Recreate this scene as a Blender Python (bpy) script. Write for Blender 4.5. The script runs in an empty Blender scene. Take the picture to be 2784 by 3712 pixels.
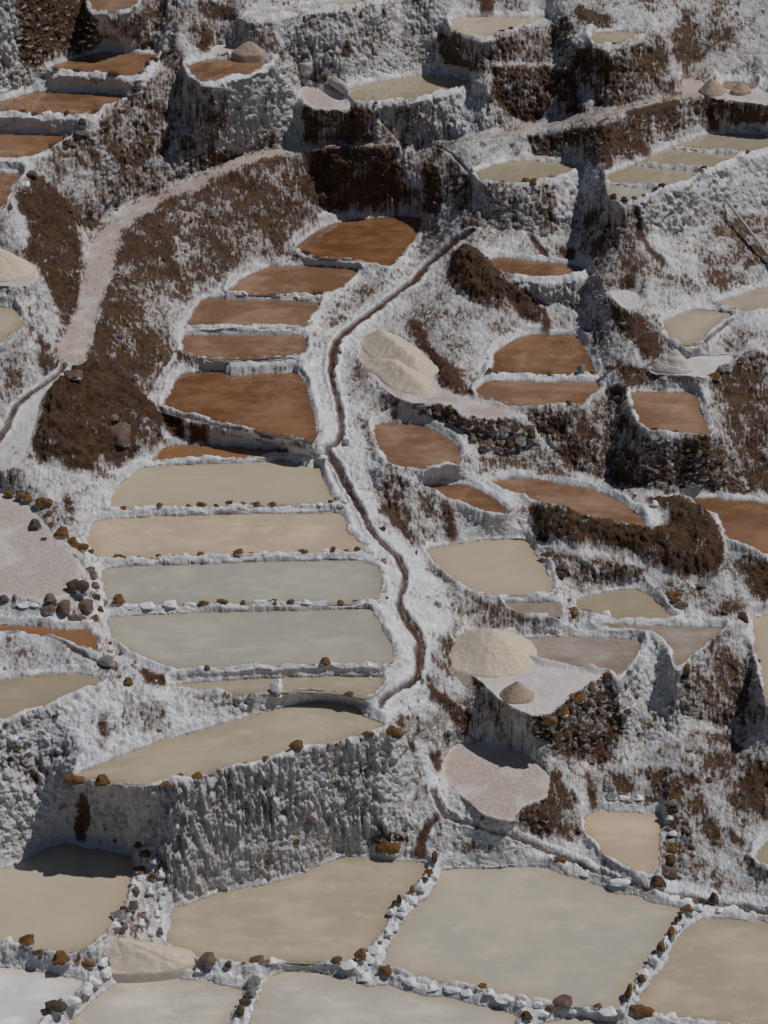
import bpy, math, random
import numpy as np

# ------------------------------------------------------------------ camera, sky, sun, exposure
S = bpy.context.scene
PITCH, VFOV, CAMZ = 29.0, 24.0, 34.0
HF = VFOV
W0, H0 = 2784.0, 3712.0
cam_d = bpy.data.cameras.new('camera'); cam = bpy.data.objects.new('camera', cam_d)
S.collection.objects.link(cam); S.camera = cam
cam_d.sensor_fit = 'VERTICAL'; cam_d.angle = math.radians(VFOV)
cam_d.sensor_height = 24; cam_d.sensor_width = 24*W0/H0
cam_d.lens = 12/math.tan(math.radians(VFOV/2))
cam_d.clip_start = 0.5; cam_d.clip_end = 2000
cam.location = (0, 0, CAMZ); cam.rotation_euler = (math.radians(90-PITCH), 0, 0)
SUN_EL, SUN_AZ = 62.0, -1.0          # azimuth from +X towards +Y (away from the viewer)
wd = bpy.data.worlds.new('World'); S.world = wd; wd.use_nodes = True
nt = wd.node_tree; nt.nodes.clear()
sky = nt.nodes.new('ShaderNodeTexSky'); sky.sky_type = 'NISHITA'; sky.sun_disc = False
sky.sun_elevation = math.radians(SUN_EL); sky.sun_rotation = math.radians(90-SUN_AZ)
sky.altitude = 3000; sky.air_density = 1.0; sky.dust_density = 0.6
bg = nt.nodes.new('ShaderNodeBackground'); bg.inputs['Strength'].default_value = 0.054
wo = nt.nodes.new('ShaderNodeOutputWorld')
nt.links.new(sky.outputs[0], bg.inputs[0]); nt.links.new(bg.outputs[0], wo.inputs[0])
sd = bpy.data.lights.new('sun', 'SUN'); sd.energy = 4.7; sd.angle = math.radians(0.55); sd.color = (1, .965, .91)
sun = bpy.data.objects.new('sun', sd); S.collection.objects.link(sun)
e, a = math.radians(SUN_EL), math.radians(SUN_AZ)
from mathutils import Vector
from mathutils.geometry import delaunay_2d_cdt
sun.rotation_euler = Vector((math.cos(e)*math.cos(a), math.cos(e)*math.sin(a), math.sin(e))).to_track_quat('Z', 'Y').to_euler()
sun.location = (40, 60, 60)
S.view_settings.view_transform = 'Standard'; S.view_settings.look = 'None'
S.view_settings.gamma = 1; S.view_settings.exposure = -1.0
S.view_settings.use_curve_mapping = False
S.cycles.max_bounces = 5; S.cycles.diffuse_bounces = 3; S.cycles.glossy_bounces = 3

random.seed(7); RNG = np.random.default_rng(7)
# ------------------------------------------------------------------ survey helpers
# The ground was surveyed from twelve overlapping views; a bearing (tile, x, y) is turned into a
# point in the place by the level of the ground that it hits.
TO = dict(A=(0, 0), B=(900, 0), C=(1784, 0), D=(0, 900), E=(900, 900), F=(1784, 900), G=(0, 1800), H=(900, 1800),
          I=(1784, 1800), J=(0, 2712), K=(900, 2712), L=(1784, 2712))
K_ = 1000/1659.0
def P(s):
    t, *r = s.split(); ox, oy = TO[t]
    q = np.array([[float(c) for c in p.split(',')] for p in r])
    return q*K_+np.array([ox, oy])
def chaikin(p, n=2, closed=True, k=.25):
    for i_ in range(n):
        c = k if i_ == 0 else .25
        if closed: nx = np.roll(p, -1, 0); q = np.empty((2*len(p), 2)); q[0::2] = (1-c)*p+c*nx; q[1::2] = c*p+(1-c)*nx; p = q
        else:
            a_, b_ = p[:-1], p[1:]; q = np.empty((2*len(a_), 2)); q[0::2] = .75*a_+.25*b_; q[1::2] = .25*a_+.75*b_
            p = np.vstack([p[:1], q, p[-1:]])
    return p
FOC = (H0/2)/math.tan(math.radians(VFOV/2))
cp, sp_ = math.cos(math.radians(PITCH)), math.sin(math.radians(PITCH))
def raydir(u, v):
    x = (u-W0/2)/FOC; y = -(v-H0/2)/FOC
    return x, cp+y*sp_, -sp_+y*cp
def unproj(u, v, zr):                 # zr: level relative to the camera (negative)
    x, y, z = raydir(u, v); t = zr/z
    return x*t, y*t
def inside(px, py, poly):
    r = np.zeros(px.shape, bool); n = len(poly)
    for i in range(n):
        x1, y1 = poly[i]; x2, y2 = poly[(i+1) % n]
        if y1 == y2: continue
        c = ((y1 > py) != (y2 > py))
        r ^= c & (px < (x2-x1)*(py-y1)/(y2-y1)+x1)
    return r
U0, U1, V0, V1 = -230., 3010., -190., 3880.

# ------------------------------------------------------------------ survey data
# ponds: (outline, colour a, colour b, roughness, label)
BR = ((.235,.115,.055), (.32,.18,.10), .10)
BR2 = ((.275,.15,.085), (.37,.235,.155), .12)
BRD = ((.205,.09,.038), (.285,.14,.07), .07)
OR = ((.36,.19,.09), (.30,.15,.07), .12)
CR = ((.56,.50,.41), (.51,.445,.355), .20)
CRP = ((.57,.475,.38), (.62,.52,.43), .30)
GY = ((.455,.445,.395), (.50,.485,.43), .22)
YE = ((.46,.405,.31), (.41,.345,.25), .12)
MV = ((.36,.295,.25), (.43,.375,.34), .16)
WH = ((.66,.66,.66), (.74,.74,.75), .6)
TN = ((.46,.405,.325), (.52,.46,.375), .22)
CK = ((.54,.51,.46), (.62,.59,.54), .45)
PONDS = [
 ('A 520,-260 900,-260 870,-60 830,15 790,50 700,75 600,70 545,60 525,10', BR2, 'narrow brown pan at the top edge above the ochre stone wall'),
 ('A 290,405 420,355 610,308 760,315 960,328 900,375 868,410 850,455 740,458 600,440 470,432 330,418', BR, 'red-brown pan at the foot of the dark ochre stone wall'),
 ('A -400,620 0,612 190,550 420,555 770,570 740,610 620,640 560,690 440,688 240,690 130,680 0,675 -400,670', BR, 'brown pan one step below the pan at the ochre stone wall'),
 ('A -400,790 0,800 200,808 440,812 350,860 290,905 180,955 0,955 -400,960', BR, 'brown pan below the stacked red flat stones'),
 ('A -400,1030 0,1042 130,1042 125,1080 60,1120 50,1180 10,1270 -400,1290', BR, 'sliver of brown pan above the bare earth slope'),
 ('A 1105,395 1270,350 1480,362 1640,375 1560,410 1500,440 1400,455 1290,492 1210,495 1150,450', BR, 'small brown pan beside the low pale salt heap'),
 ('B -60,112 0,90 110,72 330,42 480,12 560,-30 600,-120 900,-120 860,-20 770,5 600,25 400,45 200,80 170,90 60,108', CK, 'white-crusted pan on top of the tall fluted wall'),
 ('B 1215,115 1310,98 1480,102 1660,105 1840,97 1667,155 1527,190 1450,215 1400,228 1330,215 1225,190', CR, 'cream pan near the top with a dark drain stain behind'),
 ('B 600,530 760,495 960,460 1080,450 1230,465 1345,488 1290,520 1160,550 1010,585 880,595 790,615 700,628 640,605 615,560', YE, 'yellowish pan at the foot of the tall fluted wall beside the sacks'),
 ('B 275,1490 360,1420 480,1350 620,1318 780,1305 930,1300 1040,1308 1040,1370 985,1455 930,1520 880,1590 830,1615 780,1590 640,1560 480,1555 400,1550 330,1520', BRD, 'uppermost brown pan of the middle column below the curved footpath'),
 ('C -120,1035 0,995 110,970 200,965 380,978 550,995 450,1040 390,1060 290,1080 190,1103 90,1105 0,1095 -80,1075', YE, 'tan pan on the square corner wall right of the cascade'),
 ('C 585,188 740,188 930,200 850,230 740,265 650,278 610,270 600,220', YE, 'tiny tan pan near the top right beneath rounded salt lumps'),
 ('C 1365,492 1585,498 1570,545 1440,545 1400,530', BR2, 'thin brown pan behind the two small brown salt heaps'),
 ('C 1080,885 1170,850 1305,800 1480,805 1760,815 1760,870 1640,900 1550,918 1520,922 1400,912 1250,900', YE, 'uppermost tan pan of the narrow row of four at the right'),
 ('C 865,985 950,935 1060,893 1250,908 1500,928 1400,975 1290,1022 1150,1012 1000,1000', YE, 'second tan pan of the narrow row of four at the right'),
 ('C 690,1060 730,1030 850,992 1000,1006 1150,1020 1265,1028 1210,1065 1130,1100 1040,1130 900,1118 695,1098', YE, 'third pan of the narrow row of four, tinged orange'),
 ('C 698,1110 850,1120 1010,1138 960,1165 890,1190 800,1195 760,1215 700,1165', GY, 'smallest greenish pan ending the narrow row of four'),
 ('F -40,75 40,52 200,70 380,88 520,105 570,125 530,150 440,172 300,175 160,168 90,160 40,135 -10,110', BR, 'oval brown pan raised on its own round crusted wall'),
 ('F 1340,325 1450,290 1560,255 1760,200 1760,350 1600,378 1540,385 1480,365 1400,350', TN, 'tan pan at the right edge under the wooden pole'),
 ('F 1015,440 1130,395 1230,368 1330,375 1450,392 1400,425 1330,480 1270,540 1230,578 1170,582 1080,540 1050,520 1040,470', TN, 'kite-shaped pale tan pan above the smooth white salt cone'),
 ('F -5,640 60,590 150,540 240,515 350,520 500,518 545,570 590,650 625,755 500,752 350,765 180,755 20,750 -25,748 5,715', BR, 'brown pan right of the bare earth mound, fed by a rusty drain'),
 ('F -110,860 -60,800 0,795 250,800 500,805 680,800 640,850 580,900 520,945 420,945 300,958 170,955 80,930 -20,905 -90,885', BR2, 'brown pan below a row of ochre stones, on the tall brown dripping wall'),
 ('F 820,862 1000,862 1220,868 1250,920 1270,1000 1300,1080 1315,1115 1180,1118 1070,1110 940,1100 880,1045 855,960', BR2, 'squarish brown pan below the smooth white salt cone'),
 ('F -30,1405 100,1378 220,1380 360,1400 560,1440 720,1490 830,1560 910,1620 948,1710 850,1700 700,1665 560,1625 400,1570 250,1520 200,1490 120,1465 0,1420', BR2, 'long brown pan curving above the dark earth bank'),
 ('F 1100,1498 1250,1502 1450,1510 1570,1518 1659,1540 1780,1560 1780,1870 1659,1853 1560,1810 1490,1770 1400,1730 1390,1680 1350,1610 1250,1560 1180,1530', BR, 'large brown pan cut by the right edge of the view'),
 ('E -143,272 -50,185 20,150 120,105 300,100 480,108 668,130 640,165 560,230 500,270 380,278 200,280 20,280 -60,278', BR2, 'second brown pan of the middle column'),
 ('E -383,470 -328,365 -290,312 -250,293 0,303 200,308 440,322 400,370 360,420 355,470 200,478 0,480 -200,478', BR2, 'third brown pan of the middle column'),
 ('E -405,560 -393,515 -200,512 0,515 330,515 345,560 362,635 200,655 0,665 -200,668 -240,665 -290,645 -390,625', BR2, 'fourth, narrowest brown pan of the middle column'),
 ('E -520,950 -480,880 -440,790 -395,748 -200,735 0,730 200,728 300,730 330,790 360,860 380,940 405,1010 417,1065 405,1130 385,1160 300,1150 166,1118 7,1085 -193,1030 -393,980', BRD, 'largest brown pan of the middle column, mottled with pale froth'),
 ('D 930,1275 970,1210 1050,1178 1250,1182 1450,1198 1659,1208 1735,1220 1690,1240 1600,1250 1450,1262 1250,1268 1100,1275', OR, 'thin orange pan between the brown pans and the cream pans'),
 ('E 750,1060 860,1040 960,1048 1080,1075 1180,1120 1250,1180 1285,1230 1270,1290 1200,1305 1050,1315 880,1318 820,1270 770,1170 755,1110', BR2, 'rounded brown pan in front of the big draped salt heap'),
 ('E 1035,1430 1150,1418 1290,1415 1400,1455 1500,1520 1580,1590 1450,1595 1350,1565 1200,1500', BR, 'small wedge-shaped brown pan below the rounded one'),
 ('D -400,345 0,350 80,362 115,395 135,460 90,490 30,540 0,560 -400,570', TN, 'pale tan pan at the left edge under the draped heap'),
 ('E -838,1570 -818,1480 -753,1400 -640,1320 -493,1305 -93,1290 200,1272 340,1280 425,1315 445,1370 480,1440 510,1495 540,1535 400,1545 200,1545 0,1555 -300,1560 -600,1565', CR, 'wide cream pan stained orange at its left corner'),
 ('H -960,210 -933,150 -840,133 -600,122 -200,108 0,100 300,98 570,95 600,160 605,210 650,255 720,298 640,330 400,340 100,350 -300,358 -700,372 -920,372 -950,290', CRP, 'wide pinkish cream pan between two rows of capping stones'),
 ('H -895,430 -600,412 -300,405 0,393 300,385 680,380 790,430 800,480 815,520 800,590 745,640 500,645 200,648 -100,650 -500,645 -860,645', GY, 'wide grey-green pan with crusted stones along its lower edge'),
 ('H -850,720 -600,708 -200,695 0,690 300,682 690,672 745,675 790,740 830,840 880,900 870,990 800,1010 600,1015 450,1015 250,1020 0,1030 -200,1040 -400,1045 -550,1000 -700,945 -780,880 -830,860', GY, 'largest grey-green pan beside the widening channel'),
 ('H -500,1135 -300,1112 0,1095 300,1085 600,1078 800,1080 820,1095 810,1130 740,1185 720,1215 640,1195 500,1175 300,1170 150,1175 -100,1185 -253,1165', TN, 'narrow tan pan with a grey upright stone on its lower rim'),
 ('G -400,755 0,768 200,782 400,800 480,795 540,800 590,860 600,925 560,925 420,880 300,835 190,820 100,810 0,805 -400,790', OR, 'small orange-edged pan below the dry pinkish terrace'),
 ('G -400,1110 0,1100 250,1075 480,1060 610,1085 625,1110 560,1145 400,1200 200,1275 0,1350 -400,1440', YE, 'tan pan behind the leftmost tall white wall'),
 ('G 430,1690 500,1650 650,1590 800,1530 1000,1460 1200,1405 1380,1350 1500,1320 1659,1275 1843,1240 1993,1232 2153,1262 2200,1320 2330,1370 2280,1400 2150,1440 1990,1480 1830,1510 1650,1575 1500,1600 1300,1640 1150,1690 1050,1700 900,1735 800,1735 680,1715 540,1695', TN, 'long slanting tan pan on top of the big icicled front wall'),
 ('I -405,310 -260,288 -60,262 100,255 215,258 245,320 300,390 345,470 372,590 200,595 60,600 -40,595 -150,555 -250,490 -330,410 -395,335', CR, 'pale yellow pan right of the channel with a crusted stone bank'),
 ('I 60,640 200,638 395,632 405,680 415,720 300,712 190,705 130,675', MV, 'tiny mauve pan beneath the pale yellow pan'),
 ('I 505,660 505,615 620,590 760,560 880,552 960,590 1010,650 1060,700 1120,730 900,735 760,725 650,720 520,700', YE, 'golden pan with a rounded white stone on its front rim'),
 ('I 590,762 860,772 1100,780 1400,785 1340,840 1270,900 1200,960 1150,1005 1105,1045 1090,980 1075,900 1020,850 960,820 850,800 700,785', MV, 'mauve wedge-shaped pan between two tall dripping walls'),
 ('I 95,860 250,848 430,838 600,845 760,852 895,865 880,930 840,1000 750,1095 720,1050 650,1035 500,1010 330,985 180,945', MV, 'mauve pan with a sparkling crust beside the twin salt heaps'),
 ('I 1560,730 1659,715 1780,700 1780,1200 1659,1270 1635,1150 1600,980 1570,850', CR, 'tall strip of cream pan at the right edge'),
 ('L 540,430 590,390 760,378 900,388 1025,392 1025,480 1010,600 990,720 950,765 850,730 740,680 680,640 620,570 560,500', CRP, 'small peach pan beside a column of embedded stones'),
 ('L 1575,650 1620,590 1659,565 1780,530 1780,740 1659,710 1600,690', YE, 'corner of a tan pan at the foot of the brown streaked slope'),
 ('J -400,830 0,735 150,670 290,600 400,572 520,590 680,625 805,655 800,740 785,830 750,940 680,1040 615,1130 500,1200 400,1225 250,1215 120,1170 0,1170 -400,1160', CR, 'greenish cream pan at the left below the rusty opening'),
 ('K -468,965 -293,910 -93,850 60,828 250,780 450,700 560,650 720,655 850,672 990,677 1078,690 1055,760 990,850 920,915 845,990 810,1090 750,1190 690,1235 640,1300 500,1290 240,1285 110,1275 0,1300 -143,1275 -273,1270 -393,1215 -493,1165 -475,1060', TN, 'large tan pan directly below the icicled front wall'),
 ('L -317,770 -307,730 -167,718 0,722 150,708 310,712 400,745 560,795 670,830 720,870 880,890 1000,930 1170,970 1130,1010 1080,1070 1040,1140 1000,1220 940,1280 880,1350 840,1430 790,1510 780,1580 660,1565 540,1550 350,1530 240,1505 130,1525 0,1475 -167,1410 -317,1400 -467,1370 -537,1345 -680,1310 -640,1240 -587,1120 -530,1030 -467,965 -387,895 -350,820', ((.51,.485,.43), (.54,.49,.415), .22), 'biggest pan, greyish cream, between two leaning stone dividers'),
 ('L 1280,1015 1400,1022 1550,1040 1659,1052 1780,1060 1780,1700 1450,1660 1280,1640 1150,1620 1000,1620 960,1590 860,1580 860,1540 920,1450 960,1400 1030,1310 1060,1250 1090,1170 1150,1100 1210,1050', TN, 'tan pan filling the lower right corner'),
 ('J -400,1320 0,1310 200,1335 380,1370 520,1405 490,1440 440,1500 340,1550 240,1640 200,1720 180,1960 -400,1960', WH, 'snow-white crusted pan in the lower left corner'),
 ('J 700,1370 900,1372 1150,1390 1350,1420 1475,1450 1460,1530 1400,1600 1375,1659 1340,1960 380,1960 400,1740 420,1640 500,1570 580,1490 690,1420', CK, 'grey-white crusted pan between two lines of capped stones'),
 ('K 70,1440 110,1385 210,1340 400,1345 530,1370 640,1395 720,1430 850,1420 930,1450 1050,1480 1200,1500 1400,1545 1590,1590 1640,1620 1610,1659 1600,1960 -40,1960 10,1600 60,1520', CK, 'wide grey-white crusted pan along the bottom edge'),
 ('L 260,1655 420,1625 520,1620 650,1645 800,1665 1300,1710 1300,1960 230,1960', CK, 'sliver of crusted pan at the bottom, right of the reddish stone'),
]
# dry terraces: level ground
FLATS = [
 'G -400,-30 0,-40 60,0 150,30 200,90 250,130 300,210 370,280 420,330 470,380 480,480 470,540 400,600 240,630 60,600 0,600 -400,590',
 'E 640,640 780,480 960,560 1100,650 1115,800 1200,870 1350,890 1400,915 1600,950 1630,960 1600,1010 1480,1040 1350,1020 1260,1005 1240,950 1150,935 980,938 860,885 780,810 700,710',
 'I -60,1110 -180,1050 -230,900 -100,830 60,880 180,950 330,990 500,1015 650,1040 720,1060 720,1095 580,1110 540,1170 450,1200 440,1260 370,1290 340,1320 250,1330 100,1260 0,1190',
 'K 1175,60 1240,-30 1300,-40 1560,-10 1659,30 1740,90 1800,140 1820,230 1790,310 1670,340 1620,380 1600,450 1500,430 1400,400 1300,300 1200,210 1165,150',
 'F 700,265 800,245 890,265 900,330 880,370 790,370 730,310',
 'F 960,700 1190,645 1480,640 1440,690 1370,730 1290,790 1200,780 1000,760 930,740',
 'C 1150,520 1250,500 1400,545 1560,545 1760,560 1760,640 1600,630 1450,610 1330,590 1280,575 1200,550',
 'B 300,500 400,530 520,580 600,600 620,625 600,650 560,665 420,660 340,640 320,580',
 'A 1280,262 1400,272 1640,345 1600,352 1270,338',
 'D -400,60 0,0 200,90 240,200 130,240 0,225 -400,240',
]
# walls: (outline, soil, style, label)   style f = fluted salt, s = stones, r = rough crust
WALLS = [
 ('A 80,-260 520,-260 520,-60 545,70 590,190 600,290 430,350 290,400 130,405 90,250', .97, 's', 'dark ochre dry-stone wall, bare of salt, in the upper left corner'),
 ('A -400,-260 80,-260 95,250 120,400 70,400 190,520 0,600 -400,630', .14, 'f', 'white crusted wall at the left edge beside the ochre stone wall'),
 ('A 560,65 800,70 830,20 900,-260 1180,-260 1200,150 1210,310 1110,380 1050,300 1000,320 720,290 600,230 580,120', .26, 'f', 'white dripping wall with brown patches right of the ochre stone wall'),
 ('A 80,405 470,437 850,462 900,490 770,555 420,543 200,535', .18, 'r', 'low shaded wall holding up the pan under the ochre stones'),
 ('A -400,680 240,695 520,695 580,760 440,803 200,797 0,792 -400,785', .15, 'r', 'low crusted wall with brown capstones at the left edge'),
 ('A 900,470 1060,300 1200,500 1280,530 1300,900 1440,920 1100,1070 720,1240 570,1370 490,1370 400,1180 300,1060 250,950 450,830 580,780 640,650 800,600', .36, 'f', 'long stepped wall of pinkish salt drips above the footpath'),
 ('A 1290,515 1500,440 1683,345 1750,390 1793,500 1830,640 1840,835 1659,870 1440,920 1310,900', .13, 'f', 'bright fluted wall bulging below the small brown pan'),
 ('B 200,90 480,20 620,-10 660,-260 1180,-260 1215,110 1210,200 1150,260 1180,440 1080,446 960,456 760,490 600,525 500,480 400,480 290,400 215,310', .2, 'f', 'tallest fluted wall at the top, cream where it curves round'),
 ('B 340,645 560,668 700,690 780,710 780,850 600,860 340,850', .5, 'r', 'grey and brown wall under the terrace with the sacks'),
 ('B 700,632 880,600 1160,555 1345,494 1450,480 1460,560 1500,640 1560,740 1300,820 940,860 850,720 760,700', .2, 'f', 'curving white wall above the junction of the paths'),
 ('C -70,228 60,194 370,105 470,100 520,270 470,380 200,380 0,360 -60,300', .3, 'f', 'crusted wall holding up the cream pan near the top'),
 ('C 540,300 650,285 850,238 990,195 1040,220 1080,400 1110,540 920,600 700,640 560,560 480,400', .38, 'f', 'rugged dripping wall under the tiny tan pan'),
 ('C 0,400 480,410 560,660 200,730 90,680 0,560', .78, 'f', 'brown earthy wall above the upper right path'),
 ('C 210,820 640,760 900,680 1280,590 1300,790 1170,842 1060,880 950,930 850,980 730,1022 690,1035 590,975 250,940', .5, 's', 'mottled stone wall between the path and the row of four pans'),
 ('C 1310,600 1760,650 1760,808 1480,798 1370,793 1340,700', .5, 'r', 'shaded grey-brown wall at the right edge behind the tan pan'),
 ('C 870,1200 1040,1140 1290,1034 1550,928 1760,884 1760,1240 1500,1290 1200,1380 1000,1430 900,1420 860,1280', .1, 'f', 'long brilliant white wall running up to the right edge'),
 ('C -80,1090 0,1102 90,1112 250,1105 250,1400 0,1370 -50,1300', .25, 's', 'shaded blue-grey face of the square corner wall'),
 ('C 255,1095 390,1066 550,1004 690,985 690,1160 760,1220 700,1250 400,1400 320,1450 260,1400', .16, 'r', 'sunlit white face of the square corner wall'),
 ('B 350,900 900,880 910,1080 890,1290 700,1300 430,1250 400,1120', .86, 'r', 'dark brown earth wall behind the uppermost middle pan'),
 ('F 130,192 300,182 440,180 570,135 640,160 690,250 695,420 580,450 500,370 350,330 250,290', .16, 'f', 'rounded crusted wall holding up the oval pan'),
 ('F 150,962 450,952 560,935 700,820 800,830 850,1000 930,1120 940,1450 700,1390 500,1340 300,1130 200,1000', .55, 'f', 'tall brown wall hung with long pale salt drips'),
 ('F 870,1050 940,1105 1310,1122 1450,1150 1530,1480 1060,1470 940,1440 930,1250', .45, 's', 'shaded block wall under the squarish brown pan'),
 ('F 1290,800 1500,650 1580,620 1700,640 1780,700 1780,1440 1560,1480 1420,1100 1350,950', .62, 'f', 'high brown wall with salt drips at the right edge'),
 ('E 1000,950 1250,962 1262,1015 1600,1020 1720,1100 1750,1200 1500,1240 1300,1100 1230,1080 1040,1000', .55, 's', 'rough brown stone wall below the dry pinkish terrace'),
 ('G -400,1450 0,1360 200,1282 400,1208 620,1116 720,1120 800,1180 1000,1190 1400,1240 1420,1330 1200,1398 1000,1452 640,1580 400,1680 350,1700 360,1850 440,2070 290,2104 150,2174 0,2234 -400,2320', .08, 'r', 'lumpy snow-white wall sweeping in from the left edge'),
 ('J 350,185 540,205 680,230 900,240 1060,205 1200,190 1400,120 1493,85 1733,30 1993,-20 2253,-80 2393,-110 2493,0 2523,120 2453,350 2493,500 2493,665 2213,650 2053,640 1943,695 1743,775 1493,840 1400,850 1200,900 1035,955 1000,700 970,580 800,640 640,600 450,560 440,500 345,300', .07, 'f', 'big front wall draped with white salt icicles'),
 ('I 250,1340 370,1300 450,1220 560,1130 720,1080 760,1120 790,1400 740,1500 680,1600 520,1580 330,1500 250,1430', .66, 's', 'ochre and brown stone wall under the twin salt heaps'),
 ('I 730,1110 900,870 970,830 1060,880 1090,970 1120,1200 1140,1350 1060,1460 800,1500 760,1300', .12, 'f', 'white wall corner between the two mauve pans'),
 ('I 1105,1060 1160,1010 1290,892 1420,792 1480,760 1560,780 1600,950 1630,1150 1620,1340 1470,1390 1330,1360 1160,1340 1120,1200', .32, 'f', 'tall drip-covered wall right of the mauve wedge pan'),
 ('I 310,310 500,350 900,430 920,530 760,548 620,578 500,600 470,480 380,470', .5, 'f', 'brown dripping wall behind the golden pan'),
 ('E 720,1330 870,1335 1000,1430 1180,1510 1210,1740 1060,1795 960,1700 800,1520', .24, 'r', 'grey crusted rock face beside the rusty leak'),
 ('E 880,1328 1290,1315 1300,1390 1280,1402 1000,1405 930,1370', .08, 'r', 'short shaded wall under the rounded brown pan'),
 ('D 960,975 1200,1045 1400,1095 1620,1145 1640,1190 1500,1190 1080,1163 1010,1080', .22, 'r', 'low wall with two rust stains above the thin orange pan'),
 ('L 1035,300 1150,300 1200,500 1240,820 1120,800 1000,735 1030,480', .3, 's', 'stone-studded wall on the right of the small peach pan'),
]
MOUNDS = [
 ('D 390,800 500,710 600,690 710,710 740,760 830,860 950,950 980,1160 930,1260 880,1200 800,1320 680,1320 600,1250 560,1370 180,1250 250,1050 250,920 300,870', 'bare red-brown earth mound with a flat slab on its crest'),
 ('E 1200,50 1260,5 1350,10 1400,60 1560,150 1659,270 1659,360 1560,300 1500,350 1420,340 1300,290 1210,200', 'dark brown earth mound at the top of the white slope'),
 ('I 210,30 400,95 600,150 750,170 960,225 1120,200 1060,100 900,20 1000,0 1180,50 1280,90 1390,260 1390,380 1340,490 1150,490 1000,420 850,350 640,300 450,300 270,220', 'long dark earth bank below the curving brown pan'),
]
PATHS = [
 'A 1440,925 1659,885 1843,850 2093,858 2420,878 2400,892 2093,872 1843,905 1659,945 1500,975 1350,1050 1200,1130 1000,1200 850,1290 740,1370 710,1450 690,1553 650,1693 600,1873 550,2013 520,2133 560,2193 480,2200 330,2160 320,2103 400,1973 470,1823 500,1643 530,1513 560,1440 600,1380 680,1290 820,1210 1000,1140 1200,1050 1350,970',
 'D 390,715 480,710 400,780 280,880 240,1000 230,1100 170,1250 160,1320 0,1345 -400,1350 -400,1200 0,1150 60,1070 110,940 180,900 280,800',
 'C -377,862 -100,835 0,810 90,780 250,730 480,690 760,640 1000,590 1130,560 1110,540 1150,480 1250,390 1400,330 1500,310 1760,300 1760,325 1500,330 1400,350 1300,400 1230,460 1280,570 1230,590 1100,600 900,650 760,680 600,720 400,750 200,800 50,830 -200,860',
]
# banks along the channels: nearly level ground
BANKS = [
 'E 1180,0 1330,-80 1260,0 1150,60 1180,150 1000,250 900,400 760,480 640,620 540,640 600,680 560,740 600,840 620,980 640,1100 740,1200 850,1290 760,1310 700,1420 800,1560 880,1659 740,1659 560,1560 470,1440 440,1330 380,1270 300,1230 400,1170 430,1060 400,960 370,860 330,760 380,680 470,640 460,560 480,500 640,380 800,250 950,180 1060,80',
 'H 560,0 700,0 760,100 860,200 1000,320 1100,440 1180,560 1250,700 1180,830 1060,900 1100,1000 1050,1100 1080,1180 1180,1330 1020,1320 880,1300 820,1370 700,1300 740,1200 820,1120 830,1020 890,980 890,880 830,800 770,700 760,640 830,580 830,500 800,420 720,370 720,300 620,230 600,120',
 'K 1020,-100 1150,120 1250,250 1400,400 1600,470 1800,560 1967,640 2150,720 2350,800 2560,860 2760,900 3200,980 3200,1050 2840,1000 2640,950 2500,900 2350,870 2200,830 1990,750 1820,700 1600,690 1480,710 1250,700 1160,690 1180,480 1130,380 1080,200 960,60',
 'L 0,500 140,540 300,590 480,650 640,720 800,790 960,800 1200,830 1400,860 1659,900 1780,920 1780,980 1500,940 1280,920 1100,900 900,850 700,800 500,730 300,700 0,690',
]
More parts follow.
